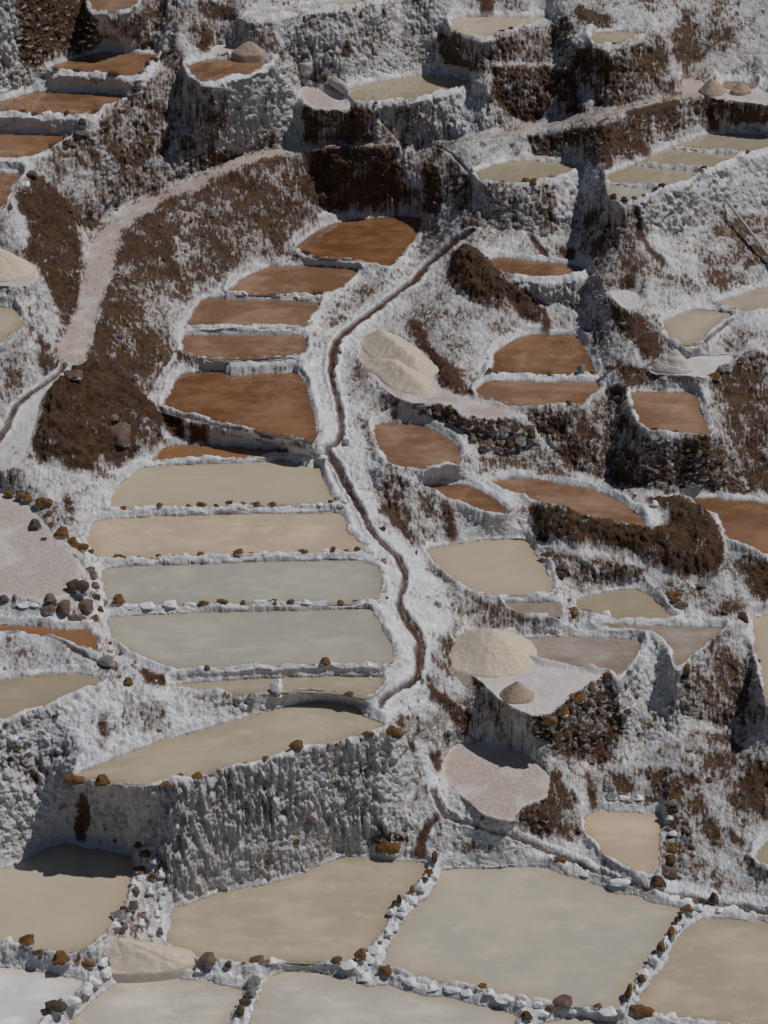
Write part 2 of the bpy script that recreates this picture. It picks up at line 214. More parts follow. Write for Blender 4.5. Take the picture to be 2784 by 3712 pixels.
# soil cover: (outline, amount)
SOIL = [
 ('A 70,1100 230,1060 300,1120 400,1200 470,1370 490,1500 480,1750 440,1950 390,1970 300,1750 240,1600 150,1550 190,1400 120,1250', .93),
 ('A 1659,950 1500,985 1280,1085 1060,1190 860,1290 740,1400 690,1600 640,1750 600,1900 560,2050 520,2140 700,2200 870,2400 1010,2150 1110,2000 1240,1780 1420,1680 1659,1620 1900,1560 1760,1480 1900,1400 1900,1200 1659,1150', .58),
 ('A 1100,1120 900,1270 740,1400 690,1600 640,1750 600,1900 560,2050 520,2140 700,2200 900,2250 930,2050 820,1800 850,1600 1100,1700 1050,1500 950,1300 1080,1220', .80),
 ('A 1659,955 1400,1030 1300,1100 1500,1150 1700,1250 1900,1200 1900,900', .8),
 ('B 0,980 350,900 400,1100 430,1250 250,1400 270,1480 100,1560 150,1300 50,1150', .66),
 ('F -30,110 90,150 150,200 250,290 310,370 290,450 200,440 100,300 0,250', .85),
 ('E 970,440 1040,460 1100,600 1250,720 1310,830 1400,910 1300,880 1150,830 1110,700 1000,560', .95),
 ('E 950,280 1150,150 1300,300 1600,320 1659,450 1500,540 1400,700 1250,680 1050,500', .36),
 ('I 1050,100 1200,100 1320,320 1250,400 1100,250', .55),
 ('I 1480,400 1780,400 1780,560 1600,640 1540,600 1500,480', .75),
 ('I 1270,600 1480,600 1659,660 1659,700 1470,715 1290,715', .6),
 ('F 700,330 830,390 1000,420 1040,500 1000,650 920,680 850,560 740,470', .85),
 ('F 640,100 760,120 800,240 690,260', .45), ('F 790,100 860,110 870,240 790,240', .9),
 ('F 740,660 880,720 1060,790 1280,800 1260,840 820,840 760,740', .8),
 ('C 500,290 620,275 720,350 760,420 600,440 490,370', .85),
 ('C 1160,30 1350,70 1450,200 1400,320 1200,370 1080,360 1100,150', .6),
 ('C 500,20 700,100 740,180 590,180 520,120', .65),
 ('C 780,650 1100,600 1150,620 960,700 830,690', .85),
 ('C 300,1080 380,1150 380,1380 280,1420 270,1150', .5),
 ('C 560,1300 700,1200 860,1280 900,1500 860,1659 520,1600', .42),
 ('C 1200,1420 1500,1280 1700,1300 1760,1700 1300,1700', .42),
 ('C 380,1480 480,1480 500,1560 400,1560', .8),
 ('I 1070,1500 1250,1400 1400,1450 1659,1600 1780,1700 1780,2000 1500,1900 1350,1800 1200,1700', .5),
 ('L 880,130 1100,100 1250,200 1300,350 1400,550 1550,680 1780,760 1780,800 1500,710 1300,560 1180,400 1000,270', .72),
 ('L 1500,100 1780,60 1780,420 1659,450 1500,300', .72),
 ('L 1420,470 1540,570 1480,600 1430,560', .9),
 ('L 200,60 400,150 490,260 530,430 600,530 500,570 380,520 250,480 150,400 330,300 360,200', .78),
 ('L 700,150 850,160 860,270 760,260', .7),
 ('A 1180,-10 1400,40 1420,120 1250,120 1200,60', 1), ('A 1200,120 1280,250 1250,310 1210,310', .9),
 ('A 1280,150 1659,120 1659,330 1500,240 1320,230', .4),
 ('A 950,520 1250,560 1290,900 1150,1050 1000,950 920,700', .52),
 ('A 640,880 740,860 760,1240 650,1240', .6), ('A 1100,800 1180,800 1170,1040 1100,1040', .7),
 ('B 1140,200 1350,220 1480,380 1560,560 1659,720 1659,440 1560,420 1450,440 1300,420 1180,380 1120,290', .7),
 ('B 1060,990 1150,990 1160,1280 1060,1270', .8), ('B 900,1130 1150,1130 1150,1280 900,1270', .65),
 ('B 1190,960 1300,1020 1440,1380 1280,1380', .62),
 ('B 600,630 700,650 770,690 760,720 600,690', .95), ('B 350,700 420,700 430,850 350,840', .8),
 ('B 780,740 860,760 900,870 790,860', .75),
 ('B 100,1430 280,1480 380,1540 300,1570 180,1510', .8),
 ('D 220,500 260,560 330,700 320,750 260,790 230,640', .8), ('D 480,1370 600,1500 660,1570 560,1500 500,1430', .5),
 ('D 380,1470 420,1500 450,1600 410,1580', .8),
 ('D 1070,650 1110,620 1270,690 1250,715 1150,680', 1), ('D 260,1110 420,1200 560,1370 200,1270', .5),
 ('D 880,920 980,960 980,1160 930,1250', .8), ('D 900,820 1000,700 1010,760 920,900', .4),
 ('K 1230,560 1400,560 1540,600 1500,650 1300,650 1240,620', .45), ('K 720,560 800,440 920,500 1000,560 920,660 720,650', .42),
 ('G 60,900 200,930 260,1040 80,1050', .45), ('G 850,1230 1000,1230 1040,1400 870,1440', .5),
 ('G 1100,1180 1300,1195 1400,1225 1200,1225', .5), ('G 600,1300 650,1290 640,1580 590,1560', .6),
 ('H 780,0 950,180 1060,300 1060,340 900,200', .8),
 ('H 1070,390 1200,460 1300,560 1450,640 1659,720 1659,830 1500,780 1360,780 1280,640 1180,500', .55),
 ('H 1180,850 1240,900 1330,1020 1400,1130 1380,1180 1250,980', .8),
 ('H 1080,1120 1200,1220 1300,1270 1350,1320 1300,1460 1230,1350 1100,1180', .92),
 ('K 1100,0 1160,30 1155,160 1110,60', .95),
 ('E 660,990 700,1040 760,1130 800,1260 740,1200 690,1080', .85), ('E 600,680 700,750 760,840 840,960 720,960 640,800', .4),
 ('E 640,100 740,120 740,260 660,260', .35), ('F 1280,880 1400,960 1390,1080 1290,1060', .55),
 ('F 560,480 620,500 640,560 590,540', .6), ('F 0,1240 300,1130 400,1340 200,1330', .55),
 ('E 1400,1240 1659,1240 1659,1300 1420,1350', .45),
 ('I 1120,1130 1200,1130 1200,1300 1130,1280', .6),
]
RUST = ['J 455,560 450,480 480,280 510,260 540,400 510,520 520,585', 'K 990,665 1010,560 1060,440 1110,430 1060,540 1080,665',
 'L 560,150 595,150 610,250 635,340 600,385 590,250', 'C 680,780 705,850 718,1030 688,1035 675,900', 'C 885,855 915,860 950,940 900,945',
 'C 1278,585 1330,640 1365,790 1300,795 1290,680', 'C 850,1250 880,1260 925,1450 1060,1600 1030,1600 895,1460', 'B 1405,-10 1460,-10 1472,95 1395,95',
 'H 1180,40 1215,60 1268,270 1205,285 1195,180', 'F 310,340 340,400 350,515 288,515 305,420', 'E 855,950 885,950 895,1040 862,1040',
 'D 955,985 1080,1020 1115,1165 1060,1160 1000,1080', 'D 1150,1045 1242,1060 1257,1180 1140,1175', 'G 850,1040 980,1070 990,1130 880,1120',
 'F 215,1400 350,1540 330,1550 240,1440', 'C 215,1400 250,1420 350,1545 320,1550']
CHANNELS = [  # centre line, width in metres, depth
 ('B 1350,1385 1270,1430 1200,1490 1120,1555 1060,1610 1020,1659 990,1700 880,1763 780,1853 640,1953 540,2033 510,2113 505,2193', .21, .06),
 ('B 505,2193 490,2253 520,2343 545,2443 560,2543 560,2613 530,2673 470,2695 500,2750 540,2803 560,2873 610,2953 650,3026 700,3106 740,3206 820,3276 890,3340 930,3410 945,3490 920,3570 905,3630 940,3710', .15, .11),
 ('B 940,3710 1000,3780 1040,3870 1022,3950 1020,4070 960,4120', .20, .11),
 ('B 1020,4070 960,4120 860,4160 800,4220 790,4260', .12, .09),
 ('D 385,700 350,760 250,830 170,890 90,950 60,1040 0,1140 -100,1240', .13, .06),
 ('K 1110,255 1150,360 1200,420 1350,470 1500,500 1650,550 1800,620 1990,700 2200,790 2400,860 2600,890 2840,940 3200,1000', .13, .10),
 ('K 1120,420 1070,470 1040,560', .13, .08),
 ('B 800,725 880,800 935,880 925,960 960,1030 900,1120 885,1180 895,1295', .07, .08),
 ('B 1120,870 1200,900 1290,990 1340,1050', .09, .06),
 ('D 1000,510 1010,600 1040,640 950,740 880,890', .07, .05),
 ('G 180,815 330,860 440,920 600,1000', .09, .07),
 ('D 960,975 1200,1035 1400,1090 1640,1140', .09, .06),
 ('C 220,1405 330,1540', .10, .06), ('F 1440,430 1370,490 1280,575', .08, .05),
 ('E 570,1180 660,1190 740,1220', .05, .04), ('F 270,300 330,340', .09, .05),
]
# ------------------------------------------------------------------ solve the lie of the land
GS = 6.0
gu = np.arange(U0, U1+GS, GS); gv = np.arange(V0, V1+GS, GS); NU, NV = len(gu), len(gv)
GUU, GVV = np.meshgrid(gu, gv)
def raster(poly, arr, val, pad=0):
    x0, y0 = poly.min(0)-pad; x1, y1 = poly.max(0)+pad
    i0, i1 = max(0, int((x0-U0)/GS)), min(NU, int((x1-U0)/GS)+2); j0, j1 = max(0, int((y0-V0)/GS)), min(NV, int((y1-V0)/GS)+2)
    if i0 >= i1 or j0 >= j1: return
    m = inside(GUU[j0:j1, i0:i1], GVV[j0:j1, i0:i1], poly)
    arr[j0:j1, i0:i1][m] = val
pond_p = [chaikin(P(p[0]), 2, k=.13) for p in PONDS]
flat_p = [chaikin(P(s), 2) for s in FLATS]
wall_p = [P(w[0]) for w in WALLS]; mound_p = [chaikin(P(m[0]), 1) for m in MOUNDS]
path_p = [chaikin(P(s), 2) for s in PATHS]; bank_p = [chaikin(P(s), 2) for s in BANKS]
sl = np.full((NV, NU), .60); fl = np.zeros((NV, NU), int); wt = np.ones((NV, NU))
for p in bank_p: raster(p, sl, .30)
for p in mound_p: raster(p, sl, .62)
for p in wall_p: raster(p, sl, .97)
for i, p in enumerate(path_p): raster(p, sl, .16); raster(p, wt, 3.)
rig = [(i+1, p) for i, p in enumerate(pond_p)]+[(200+i, p) for i, p in enumerate(flat_p)]
for k, p in rig[::-1]: raster(p, fl, k)
pm = (fl > 0) & (fl < 200); nr = np.zeros_like(pm)      # pans stand behind a level rim
for a_ in (1, 2, 3):
    nr[a_:] |= pm[:-a_]
    if a_ < 2: nr[:, a_:] |= pm[:, :-a_]; nr[:, :-a_] |= pm[:, a_:]; nr[a_:, a_:] |= pm[:-a_, :-a_]; nr[a_:, :-a_] |= pm[:-a_, a_:]; nr[:-a_] |= pm[a_:]
sl[nr & ~pm] = .06; wt[nr & ~pm] = 2.
# unknown index: one per level piece, one per other cell
ids = np.full((NV, NU), -1); n = 0; unk = {}
for k, p in rig:
    if (fl == k).any(): unk[k] = n; ids[fl == k] = n; n += 1
rest = ids < 0; ids[rest] = np.arange(n, n+rest.sum()); n += int(rest.sum())
thy = raydir(0*gv, gv); lt = np.log(-thy[2]/thy[1])       # ln tan(depression)
ea, eb, eg, ew = [], [], [], []
g = (np.diff(lt)[:, None])*.5*(sl[1:]+sl[:-1]); w_ = .5*(wt[1:]+wt[:-1])
ea.append(ids[:-1].ravel()); eb.append(ids[1:].ravel()); eg.append(g.ravel()); ew.append(w_.ravel())
wl = np.where(sl > .8, .10, np.where(sl > .5, .22, .6))*wt
ea.append(ids[:, :-1].ravel()); eb.append(ids[:, 1:].ravel()); eg.append(np.zeros(NV*(NU-1))); ew.append((.5*(wl[:, 1:]+wl[:, :-1])).ravel())
ea, eb, eg, ew = map(np.concatenate, (ea, eb, eg, ew))
m = ea != eb; ea, eb, eg, ew = ea[m], eb[m], eg[m], ew[m]
anc = ids[int((3500-V0)/GS), int((1700-U0)/GS)]
def Lap(x):
    d = ew*(x[eb]-x[ea]); r = np.bincount(eb, d, n)-np.bincount(ea, d, n); r[anc] += 50*x[anc]; return r
rhs = np.bincount(eb, ew*eg, n)-np.bincount(ea, ew*eg, n)
rhs[anc] += 50*math.log(CAMZ)
diag = np.bincount(eb, ew, n)+np.bincount(ea, ew, n); diag[anc] += 50
x0 = np.full((NV, NU), math.log(CAMZ))+(lt-lt[int((3500-V0)/GS)])[:, None]*.40
x = np.bincount(ids.ravel(), x0.ravel(), n)/np.bincount(ids.ravel(), minlength=n)
r = rhs-Lap(x); z = r/diag; p_ = z.copy(); rz = r@z
for it in range(1500):
    Ap = Lap(p_); al = rz/(p_@Ap); x += al*p_; r -= al*Ap
    z = r/diag; rz2 = r@z
    if rz2 < 1e-13: break
    p_ = z+(rz2/rz)*p_; rz = rz2
print('CG', it, rz2)
Wf = x[ids]; level = {k: -math.exp(x[unk[k]]) for k in unk}
# ------------------------------------------------------------------ fine sheet
FS = 3.45
fu = np.arange(U0+GS, U1-GS, FS); fv = np.arange(V0+GS, V1-GS, FS); MU, MV_ = len(fu), len(fv)
FU, FV = np.meshgrid(fu, fv)
def samp(arr, U, V):
    a_ = (np.clip(U, U0, U1-1)-U0)/GS; b_ = (np.clip(V, V0, V1-1)-V0)/GS
    i = np.clip(a_.astype(int), 0, NU-2); j = np.clip(b_.astype(int), 0, NV-2); fa, fb = a_-i, b_-j
    return (arr[j, i]*(1-fa)+arr[j, i+1]*fa)*(1-fb)+(arr[j+1, i]*(1-fa)+arr[j+1, i+1]*fa)*fb
def blur(a_, r):
    for _ in range(r):
        a_ = np.pad(a_, 1, 'edge'); a_ = (a_[:-2]+2*a_[1:-1]+a_[2:])/4; a_ = (a_[:, :-2]+2*a_[:, 1:-1]+a_[:, 2:])/4
    return a_
T3 = RNG.random((64, 64, 64)).astype(np.float32)
def vn(x, y, z):
    xi = np.floor(x).astype(np.int64); yi = np.floor(y).astype(np.int64); zi = np.floor(z).astype(np.int64)
    fx, fy, fz = x-xi, y-yi, z-zi
    fx, fy, fz = [f*f*(3-2*f) for f in (fx, fy, fz)]
    a0, a1, b0, b1, c0, c1 = xi & 63, (xi+1) & 63, yi & 63, (yi+1) & 63, zi & 63, (zi+1) & 63
    l = lambda p, q, f: p+(q-p)*f
    return l(l(l(T3[a0, b0, c0], T3[a1, b0, c0], fx), l(T3[a0, b1, c0], T3[a1, b1, c0], fx), fy),
             l(l(T3[a0, b0, c1], T3[a1, b0, c1], fx), l(T3[a0, b1, c1], T3[a1, b1, c1], fx), fy), fz)*2-1
def fbm(x, y, z, o=4, g=.5):
    s = 0; am = 1
    for k in range(o): s = s+am*vn(x+17*k, y+31*k, z+7*k); x, y, z = x*2.03, y*2.03, z*2.03; am *= g
    return s
J3 = RNG.random((32, 32, 32, 3)).astype(np.float32)
def worley(x, y, z):
    xi = np.floor(x).astype(np.int64); yi = np.floor(y).astype(np.int64); zi = np.floor(z).astype(np.int64)
    best = np.full(x.shape, 9., np.float32)
    for dx in (-1, 0, 1):
        for dy in (-1, 0, 1):
            for dz in (-1, 0, 1):
                j = J3[(xi+dx) & 31, (yi+dy) & 31, (zi+dz) & 31]
                d = (xi+dx+j[..., 0]-x)**2+(yi+dy+j[..., 1]-y)**2+(zi+dz+j[..., 2]-z)**2
                np.minimum(best, d, out=best)
    return np.sqrt(best)
# warp outlines a little so that no edge is ruler-straight
WU = FU+5*vn(FU/38, FV/38, 0*FU+.5)+2.5*vn(FU/14, FV/14, 0*FU+9.5); WV = FV+4*vn(FU/38, FV/38, 0*FU+20.5)+2*vn(FU/14, FV/14, 0*FU+33.5)
wz = samp(Wf, FU, FV)
pondid = np.zeros(FU.shape, int)
def fine(poly, U=WU, V=WV, pad=12):
    x0, y0 = poly.min(0)-pad; x1, y1 = poly.max(0)+pad
    i0, i1 = max(0, int((x0-fu[0])/FS)), min(MU, int((x1-fu[0])/FS)+2); j0, j1 = max(0, int((y0-fv[0])/FS)), min(MV_, int((y1-fv[0])/FS)+2)
    s = (slice(j0, j1), slice(i0, i1))
    return s, inside(U[s], V[s], poly)
for k, p in rig[::-1]:
    if k not in unk: continue
    s, m = fine(p, FU, FV); wz[s][m] = math.log(-level[k]); pondid[s][m] = k
ZR = -np.exp(wz)
dx_, dy_, dz_ = raydir(FU, FV); T_ = ZR/dz_
X, Y, Z = dx_*T_, dy_*T_, ZR.copy()
PXM = T_/FOC                                             # metres per survey pixel
# class masks on the coarse grid
soil = np.full((NV, NU), .29); dust = np.zeros((NV, NU)); rust = np.zeros((NV, NU))
aflu = np.full((NV, NU), .42); alum = np.full((NV, NU), .55); acr = np.full((NV, NU), .38); asto = np.zeros((NV, NU))
for p in bank_p: raster(p, soil, .13); raster(p, alum, .6); raster(p, aflu, .1); raster(p, acr, .6)
for (q, so, st, lb), p in zip(WALLS, wall_p):
    raster(p, soil, so+(.15 if so > .2 else .05) if so < .6 else so); raster(p, aflu, dict(f=1., s=.25, r=.4)[st]); raster(p, alum, dict(f=.8, s=.6, r=1.)[st])
    raster(p, acr, dict(f=.28, s=.3, r=.55)[st]); raster(p, asto, dict(f=0, s=1., r=.0)[st])
for q, v in SOIL: raster(P(q), soil, v); raster(P(q), acr, .25 if v > .5 else .5)
for p in mound_p: raster(p, soil, 1.); raster(p, alum, .9); raster(p, aflu, 0); raster(p, acr, .3)
for p in path_p: raster(p, soil, .13); raster(p, dust, 1.); raster(p, alum, .15); raster(p, aflu, 0); raster(p, acr, .05)
raster(path_p[1], dust, .35)
for i, p in enumerate(flat_p): raster(p, soil, .0); raster(p, dust, (.9, 1., .5, 1., .5, .6, .8, 1., .7, .8)[i]); raster(p, alum, .03); raster(p, aflu, 0); raster(p, acr, .06)
for q in RUST: raster(P(q), rust, 1.); raster(P(q), soil, .9)
soil, aflu, alum, acr, asto, dust = blur(soil, 2), blur(aflu, 3), blur(alum, 3), blur(acr, 2), blur(asto, 2), blur(dust, 5)
rust = blur(rust, 1)
pm_ = np.zeros((NV, NU))
for p in (path_p[0], path_p[2]): raster(p, pm_, 1.)
pb = blur(pm_, 2); soil = soil+pm_*.22*np.clip((.93-pb)*3, 0, 1); dust = np.where(pm_ > 0, np.clip(pb*1.4-.2, 0, 1), dust)
fsoil, fdust, frust, fflu, flum, fcr, fsto = [samp(q, WU, WV) for q in (soil, dust, rust, aflu, alum, acr, asto)]
# distance to pond edges, rims and beds
def segdist(px, py, A):
    B = np.roll(A, -1, 0); best = np.full(px.shape, 1e9)
    for (ax, ay), (bx, by) in zip(A, B):
        vx, vy = bx-ax, by-ay; L = vx*vx+vy*vy
        if L < 1e-12: continue
        t = np.clip(((px-ax)*vx+(py-ay)*vy)/L, 0, 1)
        best = np.minimum(best, (px-ax-t*vx)**2+(py-ay-t*vy)**2)
    return np.sqrt(best)
near = np.full(FU.shape, 9.); owner = np.zeros(FU.shape, int); dzp = np.full(FU.shape, 9.)
dispmask = np.ones(FU.shape); rimh = np.zeros(FU.shape); rimn = .85+.6*fbm(X*2.4, Y*2.4, Z*0+3, 3)
pond_w = {}
wob = .035*vn(X*3.1, Y*3.1, Z*0+5)+.02*vn(X*9, Y*9, Z*0+7)
for k, p in rig:
    if k not in unk: continue
    zl = level[k]; wx, wy = unproj(p[:, 0], p[:, 1], zl); A = np.c_[wx, wy]; pond_w[k] = A
    s, _ = fine(p, pad=110)
    ins = pondid[s] == k
    d = segdist(X[s], Y[s], A); d = np.where(ins, -d, d)+wob[s]*(k < 200)
    if k < 200:
        up = Z[s]-zl; wgt = np.exp(-(np.clip(up+.04, -9, 0)/.16)**2)*np.exp(-(np.clip(up-.1, 0, 9)/.3)**2)
        h = .11*np.exp(-((d-.11)/.085)**2)*wgt*np.clip(rimn[s], .3, 1.6)
        free = (d > 0) & ((pondid[s] == 0) | (pondid[s] >= 200)); rimh[s] = np.where(free, np.maximum(rimh[s], h), rimh[s])
        bed = -.14*np.clip((-d-.02)/.12, 0, 1)
        rimh[s] = np.where(ins, bed+np.where(d > -.06, h, 0), rimh[s])
        dispmask[s] = np.where(ins, np.clip(1+d/.05, 0, 1)*.6, np.where(free, np.minimum(dispmask[s], np.clip(.35+d/.35, .0, 1)), dispmask[s]))
        c = (ins | free) & (d < near[s]) & (up < .22) & (up > -.3)
        owner[s] = np.where(c & (d < .26), k, owner[s]); near[s] = np.where(c, d, near[s]); dzp[s] = np.where(c, up, dzp[s])
        rs = np.exp(-np.clip(d, 0, 9)/.22)*wgt
        fsoil[s] *= 1-.85*rs*(d > -.2); fcr[s] = np.maximum(fcr[s], .8*rs*(d > -.05))
Z = Z+rimh
dome = np.zeros((NV, NU))
for p in mound_p: raster(p, dome, 1.)
for q, v in SOIL[:1]+SOIL[5:7]: raster(P(q), dome, .5)
dome = blur(dome, 40); Z += .38*np.clip(samp(dome, FU, FV)*1.6-.5, 0, 1)*dispmask
# channels
chan_w = []
chd = np.zeros(FU.shape); cwat = []
for q, wdt, dep in CHANNELS:
    c = chaikin(P(q), 2, False)
    w = np.exp(samp(Wf, c[:, 0], c[:, 1])); wx, wy = unproj(c[:, 0], c[:, 1], -w); A = np.c_[wx, wy, -w]
    x0, y0 = c.min(0)-60; x1, y1 = c.max(0)+60
    i0, i1 = max(0, int((x0-fu[0])/FS)), min(MU, int((x1-fu[0])/FS)+2); j0, j1 = max(0, int((y0-fv[0])/FS)), min(MV_, int((y1-fv[0])/FS)+2)
    s = (slice(j0, j1), slice(i0, i1)); best = np.full(X[s].shape, 1e9)
    for a_, b_ in zip(c[:-1], c[1:]):
        # distance on the ground: survey distance, foreshortening undone
        sc = PXM[s]; du = (FU[s]-a_[0])*sc; fy = sc/np.maximum(.3, -dz_[s]/np.sqrt(dy_[s]**2+dz_[s]**2))*.75
        vx = (b_[0]-a_[0])*sc; vy = (b_[1]-a_[1])*fy; dv = (FV[s]-a_[1])*fy; L = vx*vx+vy*vy+1e-12
        t = np.clip((du*vx+dv*vy)/L, 0, 1); best = np.minimum(best, (du-t*vx)**2+(dv-t*vy)**2)
    d = np.sqrt(best)+.8*wob[s]+.018*vn(X[s]*17, Y[s]*17, 0*X[s]+2)
    f = 1/(1+np.exp((d-wdt*.5)/.018)); lip = np.exp(-((d-wdt*.5-.07)/.05)**2)
    Z[s] += -dep*f+(.045 if wdt > .12 else .0)*lip*(fsoil[s] < .5); frust[s] = np.maximum(frust[s], f); chd[s] = np.maximum(chd[s], f); dispmask[s] *= 1-.85*f
    fsoil[s] *= 1-(.8 if wdt > .12 else .3)*lip; fcr[s] = np.maximum(fcr[s], .6*lip)
# thin dividing banks
for q in ('C 1060,887 1250,905 1515,926', 'C 850,988 1000,1002 1150,1016 1285,1027', 'C 690,1104 850,1118 1040,1138', 'F -20,775 180,773 350,783 500,785 690,788',
          'E -120,285 200,290 460,300', 'E -385,496 0,496 345,496', 'E -100,695 100,695 330,680', 'D 900,1285 1250,1278 1659,1262 1850,1255', 'E -850,1575 -200,1572 540,1560'):
    c = chaikin(P(q), 2, False); w = np.exp(samp(Wf, c[:, 0], c[:, 1])); wx, wy = unproj(c[:, 0], c[:, 1], -w)
    x0, y0 = c.min(0)-40; x1, y1 = c.max(0)+40
    s = (slice(max(0, int((y0-fv[0])/FS)), int((y1-fv[0])/FS)+2), slice(max(0, int((x0-fu[0])/FS)), min(MU, int((x1-fu[0])/FS)+2)))
    best = np.full(X[s].shape, 1e9); zz = np.zeros(X[s].shape)
    for k_ in range(len(c)-1):
        vx, vy = wx[k_+1]-wx[k_], wy[k_+1]-wy[k_]; L = vx*vx+vy*vy+1e-12; t = np.clip(((X[s]-wx[k_])*vx+(Y[s]-wy[k_])*vy)/L, 0, 1)
        d = (X[s]-wx[k_]-t*vx)**2+(Y[s]-wy[k_]-t*vy)**2; m_ = d < best; best = np.where(m_, d, best); zz = np.where(m_, -(w[k_]+t*(w[k_+1]-w[k_])), zz)
    d = np.sqrt(best)+.5*wob[s]; f = np.exp(-(d/.095)**4); Z[s] = np.where(d < .17, np.maximum(Z[s], zz-.06+.155*f*np.clip(rimn[s], .7, 1.3)), Z[s])
    fsoil[s] *= 1-.9*f; fcr[s] = np.maximum(fcr[s], .9*f); frust[s] *= 1-f; dispmask[s] = np.maximum(dispmask[s], .4*f)
# ------------------------------------------------------------------ relief along the normals
def normals():
    Pu = np.stack(np.gradient(np.stack([X, Y, Z]), axis=2)); Pv = np.stack(np.gradient(np.stack([X, Y, Z]), axis=1))
    N = np.cross(Pv, Pu, axis=0); N /= np.linalg.norm(N, axis=0)+1e-12
    return N*np.sign(N[2]+1e-9)
def blurN(N, r=4):
    for _ in range(r):
        a_ = np.pad(N, ((0, 0), (1, 1), (1, 1)), 'edge'); N = (a_[:, :-2, 1:-1]+a_[:, 2:, 1:-1]+a_[:, 1:-1, :-2]+a_[:, 1:-1, 2:]+a_[:, 1:-1, 1:-1])/5
    return N/(np.linalg.norm(N, axis=0)+1e-9)
N = blurN(normals(), 5)
steep = np.clip(1.15-N[2]*1.3, 0, 1)
lump = fbm(X*1.1, Y*1.1, Z*.9, 4, .55)
fl1 = 1-np.abs(vn(X*6+.8*lump, Y*4, Z*.5)); fl2 = 1-np.abs(vn(X*14+1.1*lump, Y*6, Z*.9+9)); fl3 = vn(X*30, Y*13, Z*1.6)
ph = Z*1.05+1.4*fbm(X*1.8, Y*1.8, Z*.5+4, 3)+.5*vn(X*9, Y*9, Z*.3); saw = ph-np.floor(ph)
saw = np.where(saw < .1, saw/.1, 1-(saw-.1)/.9)
ph2 = Z*2.3+1.7*fbm(X*3.8, Y*3.8, Z*.5+14, 2)+.6*vn(X*16, Y*16, Z*.3); saw2 = ph2-np.floor(ph2); saw2 = np.where(saw2 < .12, saw2/.12, 1-(saw2-.12)/.88)
q1, q2 = .11*vn(X*4, Y*4, Z*4+50), .11*vn(X*4+9, Y*4, Z*4+70); wo1 = worley((X+q1)*5.5+q2*3, (Y+q2)*6, (Z+q1-q2)*6.5); q1, q2 = .05*vn(X*9, Y*9, Z*9+50), .05*vn(X*9+9, Y*9, Z*9+70); wo2 = worley((X+q1)*14, (Y+q2)*14, (Z+q1-q2)*13)
rock = fbm(X*2.6, Y*2.6, Z*2.6, 5, .6)
so = np.clip(fsoil*1.3-.2, 0, 1)
cr1 = np.clip(.62-wo1, -.3, .6); cr2 = np.clip(.62-wo2, -.3, .6); wo3 = worley(X*27, Y*27, Z*27)
patch = np.clip(.5+1.3*fbm(X*1.3+9, Y*1.3, Z*1.6, 3), 0, 1); rg2 = 1-np.abs(fbm(X*5, Y*5, Z*5+3, 4, .6)); cav = np.clip(fbm(X*3.2+40, Y*3.2, Z*1.5, 3, .6)-.28, 0, 1)
cav2 = np.clip(fbm(X*8+40, Y*8, Z*3.5, 3, .6)-.25, 0, 1)
D = dispmask*(fflu*steep*((.25+.9*patch)*(.05*(fl1-.6)+.085*(fl2-.55)+.050*fl3+.14*(saw-.45)+.075*(saw2-.45))+(1-patch)*(.05*cr1+.06*cr2))
    + flum*(.07*lump*(.30+.70*steep)+so*(.12*rock+.05*(rg2-.6)+.03*(.5-wo1))+(1-so)*(.06*rock+.07*(rg2-.6)*steep)-(.20*cav+.12*cav2)*(.3+.7*steep))
    + fsto*.07*(.55-wo1))+ (.25+.75*dispmask)*fcr*(.055*cr1+.055*cr2+.028*(.5-wo3))*(1-.5*so)+.006*rock*(.3+dispmask)+dispmask*so*(.018*vn(X*24, Y*24, Z*24)+.03*np.maximum(0, .42-wo2))
inpond = (pondid > 0) & (pondid < 200)
D = np.where(inpond & (near < -.16), 0, D)
X, Y, Z = X+N[0]*D, Y+N[1]*D, Z+N[2]*D
crusty = np.clip(.5-wo1, -.5, .5)
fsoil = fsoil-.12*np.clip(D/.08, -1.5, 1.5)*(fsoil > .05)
wet = np.clip(1-np.abs((Z-(ZR-dzp)-.005))/.030, 0, 1)*(owner > 0)*(near > -.2)
m = owner > 0; zl = np.zeros(FU.shape); zl[m] = np.array([level.get(k, 0) for k in range(0, 300)])[owner[m]]
wet = np.where(m & (near < .13), np.clip(1-np.abs(Z-zl-.005)/.032, 0, 1), 0)*.95
Z += CAMZ
# ------------------------------------------------------------------ materials
def nodes(m): m.use_nodes = True; t = m.node_tree; t.nodes.clear(); return t
def N_(t, ty, **k):
    n = t.nodes.new(ty)
    for a_, b_ in k.items():
        if a_.startswith('i_'): n.inputs[int(a_[2:])].default_value = b_
        elif a_.startswith('s_'): n.inputs[a_[2:].replace('_', ' ')].default_value = b_
        else: setattr(n, a_, b_)
    return n
def link(t, a_, b_): t.links.new(a_, b_)
def mixc(t, f, a_, b_, mode='MIX'):
    n = t.nodes.new('ShaderNodeMix'); n.data_type = 'RGBA'; n.blend_type = mode
    for i, v in ((0, f), (6, a_), (7, b_)):
        if hasattr(v, 'is_linked') or isinstance(v, bpy.types.NodeSocket): t.links.new(v, n.inputs[i])
        else: n.inputs[i].default_value = v if i == 0 else (*v, 1)
    return n.outputs[2]
def mth(t, op, a_, b_=0., c_=None, clamp=False):
    n = t.nodes.new('ShaderNodeMath'); n.operation = op; n.use_clamp = clamp
    for i, v in ((0, a_), (1, b_), (2, c_)):
        if v is None: continue
        if isinstance(v, bpy.types.NodeSocket): t.links.new(v, n.inputs[i])
        else: n.inputs[i].default_value = v
    return n.outputs[0]
